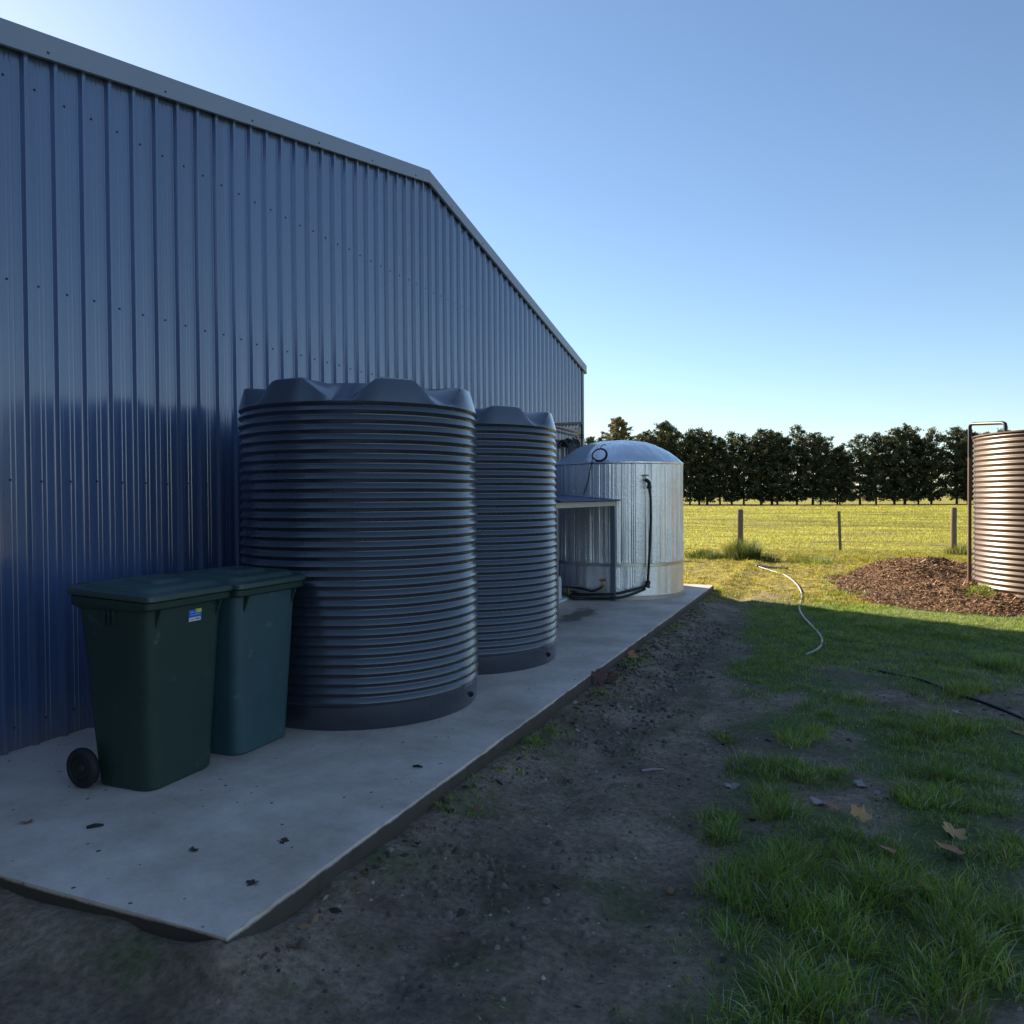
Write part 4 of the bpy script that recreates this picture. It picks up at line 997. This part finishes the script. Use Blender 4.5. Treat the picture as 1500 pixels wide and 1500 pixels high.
# ------------------------------------------------------------------ fence
PD = [(1084, 811), (1231, 806.5), (1397, 804.5)]
fp = [at(a, b) for a, b in PD]
fence = thing('fence', 'wire fence on timber posts between the lawn and the field', 'fence', (float(fp[1][0]), float(fp[1][1]), 0))
F0 = np.array([fp[1][0], fp[1][1], 0.0])
stp = (fp[2] - fp[0]) / 2
allp = [fp[0] - stp * 2.2, fp[0] - stp, fp[0], fp[1], fp[2], fp[2] + stp, fp[2] + 2 * stp]
for i, p in enumerate(allp):
    thin = (i == 3)
    r_ = .035 if thin else .080; hgt = (1.13 if thin else 1.22); lean = (-.035 if thin else random.uniform(-.012, .012))
    mb = MB(); z0_ = float(ground_h(p[0], p[1]))
    if thin:
        mb.loft([[(dx + lean * z_, dy, z_) for dx, dy in ((-.04, -.02), (.04, -.02), (.04, .02), (-.04, .02))] for z_ in (-.1, .6, hgt - .02)] + [[(dx * .8 + lean * hgt, dy * .8, hgt) for dx, dy in ((-.04, -.02), (.04, -.02), (.04, .02), (-.04, .02))]])
        o = mb.build('slim_post', M['post'], fence)
    else:
        rings = []
        for z_, f in ((-.1, 1.03), (.3, 1.0), (.8, .98), (hgt - .015, .97), (hgt, .88)):
            rings.append([(r_ * f * math.cos(a) * (1 + .05 * math.sin(3 * a + i)) + lean * z_, r_ * f * math.sin(a), z_) for a in np.linspace(0, 2 * PI, 15)[:-1]])
        o = mb.loft(rings).build('fence_post', M['post'], fence, smooth=45)
    o.location = (p[0] - F0[0], p[1] - F0[1], z0_)
for z_ in (.25, .48, .72, .95, 1.10):
    pts = []
    for i, p in enumerate(allp): pts.append((p[0] - F0[0] + .03, p[1] - F0[1] - .08, z_))
    MB().tube(pts, .0024, 4).build('fence_wire', M['wire'], fence)

# ------------------------------------------------------------------ hoses on the ground
def gz(p, up_=.0): return np.array([p[0], p[1], float(ground_h(p[0], p[1])) + up_])
pts = [(1107, 829), (1130, 836), (1150, 844), (1166, 857), (1174, 870), (1173, 884), (1171, 893), (1176, 905), (1190, 920), (1202, 933), (1204, 943), (1198, 953), (1180, 960)]
hose('garden_hose', [gz(at(a, b), .014) for a, b in pts], .0125, M['hose'], 'pale grey hose curving over the lawn from sun into shade', 'hose', sub=8)
hose('garden_hose', [gz(at(a, b), .012) for a, b in ((1272, 981), (1300, 987), (1350, 1000), (1385, 1012), (1400, 1018), (1450, 1035), (1500, 1055), (1560, 1082))], .013, M['black'], 'black poly pipe half buried in the shaded grass at right', 'pipe', sub=8)
hose('stick', [gz(at(a, b), .02) for a, b in ((1109, 830), (1130, 831.5), (1154, 833.5))], .03, M['bark'], 'dark straight stick lying on the lawn at the end of the pale hose', 'stick')

# ------------------------------------------------------------------ fallen leaves, one object each
def leaf_mesh(name, col, seed):
    rr = random.Random(seed)
    out = []
    lobes = [(-155, .42), (-120, .68), (-95, .58), (-75, .80), (-58, .98), (-44, .80), (-32, .66), (-15, .84), (0, 1.08), (15, .84), (32, .66), (44, .80), (58, .98), (75, .80), (95, .58), (120, .68), (155, .42)]
    cu = rr.uniform(.25, .6); fo = rr.uniform(-.5, .5)
    for a, r_ in lobes:
        a = R(a + rr.uniform(-5, 5)); r_ *= rr.uniform(.85, 1.1); x_, y_ = r_ * math.cos(a), r_ * math.sin(a)
        out.append((x_, y_, cu * (abs(y_) ** 1.5) * .6 + fo * .25 * x_ * x_ + rr.uniform(-.05, .14)))
    mid = [(x_ * .5, y_ * .5, z_ * .35 + .04) for x_, y_, z_ in out]
    V = [(0, 0, .05)] + mid + out; n = len(out); F = []
    for i in range(n - 1):
        F.append((0, 1 + i, 2 + i)); F.append((1 + i, 1 + n + i, 2 + n + i, 2 + i))
    k = len(V)
    V += [(-.1, -.02, .05), (-.1, .02, .05), (-.75, .02, .10 + rr.uniform(-.05, .1)), (-.75, -.01, .10)]; F.append((k, k + 1, k + 2, k + 3))
    me = bpy.data.meshes.new(name); me.from_pydata(V, [], F); me.materials.append(col); me.update(); return me
LM = {n: material('leaf_' + n, c, rough=.75, var=.35, vscale=3) for n, c in (('tan', (.46, .27, .12)), ('brown', (.34, .16, .085)), ('red', (.15, .045, .03)), ('rust', (.085, .042, .032)), ('grey', (.34, .27, .27)), ('dark', (.05, .04, .036)))}
def leaf(px, py, size, col, label, z_=None, tilt=(0, 0), rz=None):
    p = at(px, py, SLAB if z_ == 'slab' else 0); s_ = size
    me = leaf_mesh('leaf', LM[col], int(px * 7 + py))
    zz = (SLAB + .0012) if z_ == 'slab' else float(ground_h(p[0], p[1])) + .006
    if isinstance(z_, float): zz = z_
    o = link('leaf', me, None, (p[0], p[1], zz)); o.scale = (s_, s_, s_); o.rotation_euler = (tilt[0], tilt[1], random.uniform(0, 6.28) if rz is None else rz)
    return tag(o, label, 'fallen leaf', 'fallen leaves lying about')
leaf(1397, 1224, .085, 'tan', 'largest tan leaf, curled, right of the grass on bare dirt', None, (.25, -.2), 2.0)
leaf(1393, 1256, .085, 'brown', 'reddish brown leaf lying just below the largest tan leaf', .025, (.3, -.1), 2.4)
leaf(1258, 1205, .062, 'tan', 'yellowish tan leaf standing up out of the grass tufts', .035, (.5, -.5), 1.1)
leaf(1108, 1212, .050, 'red', 'small red leaf caught at the left edge of the tufts', .03, (.3, .5), 2.5)
leaf(1258, 1149, .058, 'grey', 'pale mauve-grey leaf on the dirt among the tufts', None, (.1, .1), .4)
leaf(1203, 1174, .062, 'grey', 'greyish purple leaf in the bare gap between tufts', None, (.05, -.1), 3.9)
leaf(1072, 1148, .052, 'grey', 'mauve leaf at the dirt side of the grass edge', None, (.1, .15), 5.2)
leaf(1493, 1076, .060, 'brown', 'brown leaf at the right edge below the black pipe', None, (.2, -.1), 1.7)
leaf(873, 1008, .10, 'rust', 'larger dark rusty leaf leaning against the edge of the slab', .085, (1.0, 0, 0), .75)
leaf(893, 1003, .075, 'rust', 'smaller rusty leaf on the ground right of the leaning one', .06, (.8, .15), .2)
leaf(924, 970, .08, 'brown', 'brown leaf in the litter by the slab edge near the small yellow scrap', .06, (.8, .2), .6)
leaf(934, 957, .06, 'dark', 'dark crumpled leaf farthest along the slab edge', .02, (-.3, .4), .3)
leaf(1043, 991, .055, 'dark', 'dark leaf alone on the dirt track', None, (.2, .1), 2.2)
leaf(1300, 1262, .055, 'brown', 'brown leaf tucked among the blades left of the largest tan leaf', .05, (.35, .1), 1.9)
leaf(1218, 1188, .05, 'brown', 'dull reddish leaf lying right below the greyish purple leaf', .02, (.2, .2), .7)
leaf(1352, 1306, .05, 'brown', 'brown leaf half hidden in the nearest tufts', .02, (.4, .2), .9)
leaf(995, 972, .05, 'dark', 'small dark scrap of leaf farther up the track', None, (.15, .2), 4.0)
leaf(414, 1233, .032, 'dark', 'black curled leaf on the concrete near its outer edge', 'slab', (.2, .1), .5)
leaf(40, 1206, .034, 'brown', 'brown scrap on the concrete at the far left', 'slab', (.1, .1), 2.8)
leaf(282, 1247, .026, 'dark', 'tiny dark scrap on the open concrete in front of the bins', 'slab', (.05, .1), 1.3)
leaf(372, 1293, .030, 'dark', 'dark wisp of leaf on the lower right of the concrete', 'slab', (.05, .05), 4.6)
leaf(1400, 1045, .05, 'grey', 'grey leaf beside the black pipe in the shaded grass', None, (.1, .2), .2)
def twig(p0, p1, r_, col, label):
    pts = [np.array(p0), (np.array(p0) + np.array(p1)) / 2 + (0, 0, .004), np.array(p1)]
    return tag(MB().tube(pts, [r_, r_ * 1.2, r_ * .6], 6).build('twig', col, smooth=60), label, 'twig')
LS = lambda x, y: at(x, y, SLAB) + (0, 0, .006)
LG = lambda x, y: gz(at(x, y), .006)
twig(LS(127, 1214), LS(152, 1210), .007, M['rubber'], 'short black twig on the concrete in front of the bin wheel')
twig(LS(605, 1124), LS(619, 1125), .006, M['rubber'], 'dark twig on the concrete right of the nearer tank')
twig(LG(940, 1129), LG(972, 1125), .008, LM['grey'], 'pale grey sliver of wood lying on the dirt')
twig(LG(938, 1105), LG(966, 1113), .004, LM['grey'], 'thin pale stalk on the dirt above the grey sliver')
def pebble(px, py, r_, mat, label, name='stone', cat='stone', sq=.7):
    p = gz(at(px, py)); rr = random.Random(int(px)); bm = bmesh.new(); bmesh.ops.create_icosphere(bm, subdivisions=3, radius=r_)
    for v in bm.verts:
        v.co *= 1 + .12 * math.sin(v.co.x / r_ * 3 + px) + .08 * math.sin(v.co.y / r_ * 4 + py)
        v.co.z *= sq
    me = bpy.data.meshes.new(name); bm.to_mesh(me); bm.free(); me.materials.append(mat); me.polygons.foreach_set('use_smooth', [True] * len(me.polygons))
    return tag(link(name, me, None, (p[0], p[1], p[2] + r_ * sq * .7)), label, cat)
pebble(982, 1297, .019, M['stone'], 'orange-tan rounded stone on the dirt nearest the viewer')
pebble(571, 1260, .016, material('pale_stone', (.25, .22, .19), rough=.85, var=.2), 'pale stone at the foot of the slab near its front')
pebble(904, 972, .022, material('yellow_skin', (.62, .55, .18), rough=.45, var=.15), 'small pale yellow round scrap lying by the slab edge', 'round_scrap', 'litter', .95)
# soil lumps and grit on the track
def grit(N):
    x = rng.uniform(-1.8, 1.6, N); y = rng.uniform(1.4, 12.2, N); zd_, *_ = zones(x, y); k = rng.uniform(0, 1, N) < zd_; x, y = x[k], y[k]; n = len(x)
    r_ = np.minimum(rng.gamma(1.5, .0026, n) + .0015, .011); z_ = ground_h(x, y)
    a = rng.uniform(0, 2 * PI, (n, 1)) + np.array([[0, 1.6, 3.1, 4.7]]); rad_ = r_[:, None] * rng.uniform(.7, 1.3, (n, 4))
    ring = np.stack([x[:, None] + rad_ * np.cos(a), y[:, None] + rad_ * np.sin(a), np.repeat(z_[:, None] - .001, 4, 1)], -1)
    top = np.stack([x + r_ * .2, y, z_ + r_ * rng.uniform(.5, 1.1, n)], -1)[:, None]
    V = np.concatenate([ring, top], 1).reshape(-1, 3); o_ = (np.arange(n) * 5)[:, None]
    T = np.concatenate([o_ + np.array([t]) for t in ([0, 1, 4], [1, 2, 4], [2, 3, 4], [3, 0, 4])])
    pal = np.array([(.09, .072, .058), (.18, .14, .11), (.33, .27, .22), (.50, .45, .39)])
    c = pal[rng.choice(4, n, p=[.42, .36, .17, .05])] * rng.uniform(.8, 1.2, (n, 1))
    return V, T, np.repeat(c, 5, 0)
def clods(N):
    x = np.concatenate([rng.normal(-1.38, .16, N // 2), rng.uniform(-1.75, 1.6, N // 2)]); y = rng.uniform(1.5, 10, len(x)); n3 = fbm(x, y, 1.4, 88)
    zd_, *_ = zones(x, y); k = (rng.uniform(0, 1, len(x)) < zd_) & (n3 > -.05); x, y = x[k], y[k]; n = len(x)
    r_ = np.minimum(rng.gamma(2.0, .0045, n) + .004, .026); z_ = ground_h(x, y); m_ = 7
    a = np.arange(m_)[None] * 2 * PI / m_ + rng.uniform(0, 6, (n, 1))
    R1 = r_[:, None] * rng.uniform(.8, 1.25, (n, m_)); R2 = R1 * rng.uniform(.45, .75, (n, m_))
    A1 = np.stack([x[:, None] + R1 * np.cos(a), y[:, None] + R1 * np.sin(a), np.repeat(z_[:, None] - .002, m_, 1)], -1)
    A2 = np.stack([x[:, None] + R2 * np.cos(a), y[:, None] + R2 * np.sin(a), z_[:, None] + r_[:, None] * rng.uniform(.4, .8, (n, m_))], -1)
    tp_ = np.stack([x, y, z_ + r_ * .8], -1)[:, None]
    V = np.concatenate([A1, A2, tp_], 1).reshape(-1, 3); t = []
    for i in range(m_):
        j = (i + 1) % m_; t += [(i, j, m_ + j), (i, m_ + j, m_ + i), (m_ + i, m_ + j, 2 * m_)]
    T = ((np.arange(n) * (2 * m_ + 1))[:, None, None] + np.array(t)[None]).reshape(-1, 3)
    c = np.array([(.10, .078, .06), (.15, .115, .088), (.21, .165, .13)])[rng.integers(0, 3, n)] * rng.uniform(.8, 1.2, (n, 1))
    return V, T, np.repeat(c, 2 * m_ + 1, 0)
V, T, Cc = clods(2600)
tag(link('soil_clods', raw_mesh('soil_clods', V, T, M['chips'], Cc)), kind='stuff')
V, T, Cc = grit(15000)
tag(link('grit', raw_mesh('grit', V, T, M['chips'], Cc)), kind='stuff')

# torn leaf and bark fragments gathered along the slab and strewn over the track
def litter():
    n1 = 900; n2 = 700
    y = np.concatenate([rng.uniform(2.0, 12.6, n1 // 3), 6.9 + rng.normal(0, .55, n1 // 3), rng.uniform(5.5, 11, n1 // 3), rng.uniform(1.5, 11.5, n2)])
    x = np.concatenate([SX + .04 + np.abs(rng.normal(0, .09, len(y) - n2)), rng.uniform(-1.8, 1.8, n2)]); n = len(x)
    z_ = ground_h(x, y) + .004; r_ = np.minimum(rng.gamma(2.2, .0065, n) + .004, .038); r_[-n2:] *= .7
    a = rng.uniform(0, 2 * PI, n); d = np.stack([np.cos(a), np.sin(a), rng.normal(0, .25, n)], 1); e = np.stack([-np.sin(a), np.cos(a), rng.normal(0, .4, n)], 1) * rng.uniform(.25, .7, (n, 1))
    P = np.stack([x, y, z_], 1); q = r_[:, None]
    V = np.stack([P - d * q, P - d * q * .2 - e * q, P + d * q, P + d * q * .1 + e * q, P + np.array([0, 0, 1.0]) * q * .35], 1).reshape(-1, 3)
    o_ = (np.arange(n) * 5)[:, None]
    T = np.concatenate([o_ + np.array([t]) for t in ([0, 1, 4], [1, 2, 4], [2, 3, 4], [3, 0, 4])])
    pal = np.array([(.05, .035, .028), (.12, .065, .04), (.25, .15, .08), (.33, .27, .23)])
    return V, T, np.repeat(pal[rng.choice(4, n, p=[.40, .33, .17, .10])] * rng.uniform(.7, 1.3, (n, 1)), 5, 0)
V, T, Cc = litter()
tag(link('leaf_litter', raw_mesh('leaf_litter', V, T, M['chips'], Cc)), kind='stuff')

# ------------------------------------------------------------------ trees
def conifer(H, seed, spread=2.9, low=1.1, dense=1.0, palette=((.034, .046, .024), (.055, .070, .032), (.090, .10, .042), (.14, .14, .058)), leaf_=.30, topw=.28):
    rr = np.random.default_rng(seed)
    P = []; 
    mb = MB(); lean = rr.uniform(-.02, .02, 2)
    mb.tube([(lean[0] * z_, lean[1] * z_, z_) for z_ in (-.3, H * .25, H * .5, H * .75, H * .97)], [.20, .16, .12, .07, .02], 7)
    z_ = low
    while z_ < H:
        t_ = (z_ - low) / (H - low)
        env = (spread * (min(1, .70 + t_ * 1.2) if t_ < .25 else 1.0) * (1 - topw) * (1 - max(0, (t_ - .45) / .55) ** 2.2) + spread * topw * (1 - t_) ** .45 + .12) * rr.uniform(.62, 1.18)
        nb = int(rr.integers(3, 6))
        a0 = rr.uniform(0, 6.28)
        for b_ in range(nb):
            a = a0 + b_ * 2 * PI / nb + rr.normal(0, .35); L_ = env * rr.uniform(.45, 1.15); rise = rr.uniform(.05, .35) * L_ * (.4 + t_)
            p0 = np.array([lean[0] * z_, lean[1] * z_, z_]); p1 = p0 + np.array([math.cos(a) * L_, math.sin(a) * L_, rise])
            if L_ > .8: mb.tube([p0, .5 * (p0 + p1) - (0, 0, .05), p1], [.045, .03, .01], 4, cap=False)
            m_ = max(2, int(L_ * 5.5 * dense))
            s_ = np.sqrt(rr.uniform(.10, 1, m_)) * (1 if rr.random() > .12 else .5); P.append(p0 + (p1 - p0) * s_[:, None] + rr.normal(0, .16, (m_, 3)))
        z_ += rr.uniform(.28, .52)
    P.append(np.array([[lean[0] * H, lean[1] * H, H - .15 * j] for j in range(5)]))
    P = np.concatenate(P); nP = len(P); per = 10
    C_ = np.repeat(P, per, 0) + rr.normal(0, .15, (nP * per, 3)); n = len(C_)
    d = rr.normal(0, 1, (n, 3)); d[:, 2] = np.abs(d[:, 2]) * .9 + .15; d /= np.linalg.norm(d, axis=1)[:, None]
    e_ = np.cross(d, rr.normal(0, 1, (n, 3))); e_ /= np.linalg.norm(e_, axis=1)[:, None] + 1e-6
    L_ = leaf_ * rr.uniform(.6, 1.3, (n, 1)); w_ = L_ * .26
    V = np.stack([C_ - e_ * w_, C_ + e_ * w_, C_ + d * L_], 1).reshape(-1, 3); T = np.arange(3 * n).reshape(-1, 3)
    cl = np.array(palette)[rr.integers(0, len(palette), nP)]; col = np.repeat(np.repeat(cl, per, 0) * rr.uniform(.75, 1.25, (n, 1)), 3, 0)
    return mb, raw_mesh('crown', V, T, M['needles'], col)
def tree(name, mb, cm, loc, label, cat, group, sc=(1, 1, 1), rz=0):
    t = thing(name, label, cat, loc, rz, group); t.scale = sc
    mb.build('trunk', M['bark'], t, smooth=60); link('crown', cm, t)
    return t
protos = []
for i, H in enumerate((14.0, 13.2, 14.8, 12.6, 13.8)):
    mb, cm = conifer(H, 100 + i, spread=(4.0, 4.5, 3.6, 4.2, 4.8)[i], low=(1.3, .6, 1.8, .8, 1.5)[i], dense=(.70, .66, .74, .64, .70)[i], leaf_=.36, topw=.42); protos.append((mb, cm))
# tree belt across the end of the field: from behind the foil tank rightwards, drawing nearer
def belt(px, depth):                     # a point `depth` metres along the camera axis at photo column px
    d = ray(px, 735); p = CAM + d * depth; return np.array([p[0], p[1]])
A_, B_ = belt(1000, 158), belt(1420, 138)
dirb = (B_ - A_) / np.linalg.norm(B_ - A_); Lb = np.linalg.norm(B_ - A_)
tops = [(930, 640), (945, 632), (975, 622), (1000, 628), (1015, 634), (1027, 632), (1050, 640), (1072, 636), (1095, 638), (1110, 633), (1128, 634), (1145, 630), (1160, 628), (1178, 626), (1195, 640), (1225, 655), (1240, 645), (1255, 635), (1275, 632), (1290, 634), (1310, 628), (1328, 628), (1345, 640), (1368, 628), (1385, 636), (1400, 630), (1415, 632)]
first = [None] * 5
LAB = 'dark dense pine tree in the row across the far side of the field'
rt = random.Random(11); si = 0; s_ = -20.0
def top_at(px): return float(np.interp(px, [t[0] for t in tops], [t[1] for t in tops]))
def col_of(p): v = np.array([p[0], p[1], 0]) - CAM; v[2] = 0; dd = v @ c_w; return 750 + FPX * (v @ c_r) / dd, dd
while s_ < Lb + 30:
    p = A_ + dirb * s_ + np.array([rt.uniform(-.8, .8), rt.uniform(-1.8, 1.8)])
    px, dep = col_of(p)
    ty = top_at(px) + rt.uniform(-3, 4)
    hor = 726.8 - (px - 1225) * .0070
    Hh = CAM[2] + (hor - ty) * dep / FPX
    i = si % 5; si += 1; H0 = (14.0, 13.2, 14.8, 12.6, 13.8)[i]; k = Hh / H0
    loc = (p[0], p[1], float(ground_h(p[0], p[1]))); sc_ = (k * rt.uniform(.85, 1.35), k * rt.uniform(.85, 1.35), k); rz = rt.uniform(0, 6.28)
    if first[i] is None:
        first[i] = tree('pine_tree', protos[i][0], protos[i][1], loc, LAB, 'pine tree', 'pines in a row across the field', sc_, rz)
    else: dup(first[i], loc, rz, LAB, sc_)
    s_ += rt.uniform(1.8, 2.9)
# two paler crowns and a small tip rising beyond the belt
def broad(H, seed, pal, wid):
    return conifer(H, seed, spread=wid, low=3.0, dense=1.3, palette=pal, leaf_=.42, topw=.3)
for (px, ty, dep, wid, lab) in ((905, 612, 190, 5.2, 'olive-brown pointed tree crown showing above the foil tank'), (977, 619, 172, 4.4, 'rounded taller crown beside the left end of the pine row'), (867, 641, 200, 3.2, 'small tree tip between the shed corner and the foil dome')):
    p = belt(px, dep); Hh = CAM[2] + (729 - ty) * dep / FPX
    mb, cm = broad(Hh, int(px), ((.20, .17, .065), (.26, .21, .08), (.12, .115, .045)), wid)
    tree('tall_tree', mb, cm, (p[0], p[1], 0), lab, 'tree', None, (1, 1, 1), px)
# the belt goes on round to the right, out of frame: it is what the shed wall mirrors
V = []; F = []; Cc = []; k = 0
s_ = Lb + 32
hx, hy = A_[0] + dirb[0] * s_, A_[1] + dirb[1] * s_
q_ = np.array([hx, hy]); dr = dirb.copy(); allV = []; allT = []; allC = []
base_me = protos[0][1]; nvb = len(base_me.vertices); bv = np.empty(nvb * 3, np.float32); base_me.vertices.foreach_get('co', bv); bv = bv.reshape(-1, 3)
nt_ = nvb // 3; pick = np.random.default_rng(3).permutation(nt_)[: nt_ // 3]
tri = bv.reshape(-1, 3, 3)[pick]; tri = tri.mean(1, keepdims=True) + (tri - tri.mean(1, keepdims=True)) * 2.1
ang = math.atan2(dr[1], dr[0])
for j in range(62):
    q_ = q_ + np.array([math.cos(ang), math.sin(ang)]) * 2.9; ang -= .012
    a = rt.uniform(0, 6.28); sc_ = rt.uniform(.9, 1.2); ca, sa = math.cos(a), math.sin(a)
    t3 = tri * sc_; t3 = np.stack([t3[..., 0] * ca - t3[..., 1] * sa + q_[0], t3[..., 0] * sa + t3[..., 1] * ca + q_[1], t3[..., 2] * 1.05], -1)
    allV.append(t3.reshape(-1, 3))
V = np.concatenate(allV); T = np.arange(len(V)).reshape(-1, 3)
col = np.repeat(rng.uniform(.7, 1.3, (len(T), 1)) * np.array([[.032, .045, .020]]), 3, 0)
tag(link('distant_wood', raw_mesh('distant_wood', V, T, M['needles'], col)), kind='stuff')

# unseen hedge added behind the viewer, sized to keep light off what faces it
hx0, hx1, hy0, hy1, hh = -15.0, 1.5, -5.2, -3.6, 4.6
hd = thing('hedge', 'tall dark clipped evergreen hedge, unseen, added behind the slab to hold back light', 'hedge', (-6.0, -4.4, 0))
n = 42000
face = rng.integers(0, 4, n); a = rng.uniform(0, 1, n); b = rng.uniform(0, 1, n); dpt = rng.normal(0, .10, n)
X = np.where(face == 3, hx1 - .1 + dpt, hx0 + a * (hx1 - hx0)); Yh = np.select([face == 0, face == 1, face == 2], [hy1 + dpt, hy0 + dpt, hy0 + b * (hy1 - hy0)], hy0 + a * (hy1 - hy0)); Z = np.where(face == 2, hh + dpt, b * hh)
Cn = np.stack([X + 6.0, Yh + 4.4, Z], 1); d = rng.normal(0, 1, (n, 3)); d /= np.linalg.norm(d, axis=1)[:, None]; e_ = np.cross(d, rng.normal(0, 1, (n, 3))); e_ /= np.linalg.norm(e_, axis=1)[:, None]
V = np.stack([Cn - e_ * .06, Cn + e_ * .06, Cn + d * .2], 1).reshape(-1, 3)
col = np.repeat(np.array([[.03, .045, .02]]) * rng.uniform(.6, 1.4, (n, 1)), 3, 0)
link('foliage', raw_mesh('foliage', V, np.arange(3 * n).reshape(-1, 3), M['needles'], col), hd)
MB().box((hx0 + 6.1, hy0 + 4.5, -.05), (hx1 + 5.9, hy1 + 4.3, hh - .1)).build('light_block_core', M['bark'], hd)  # solid box inside the hedge, added to block all light through it
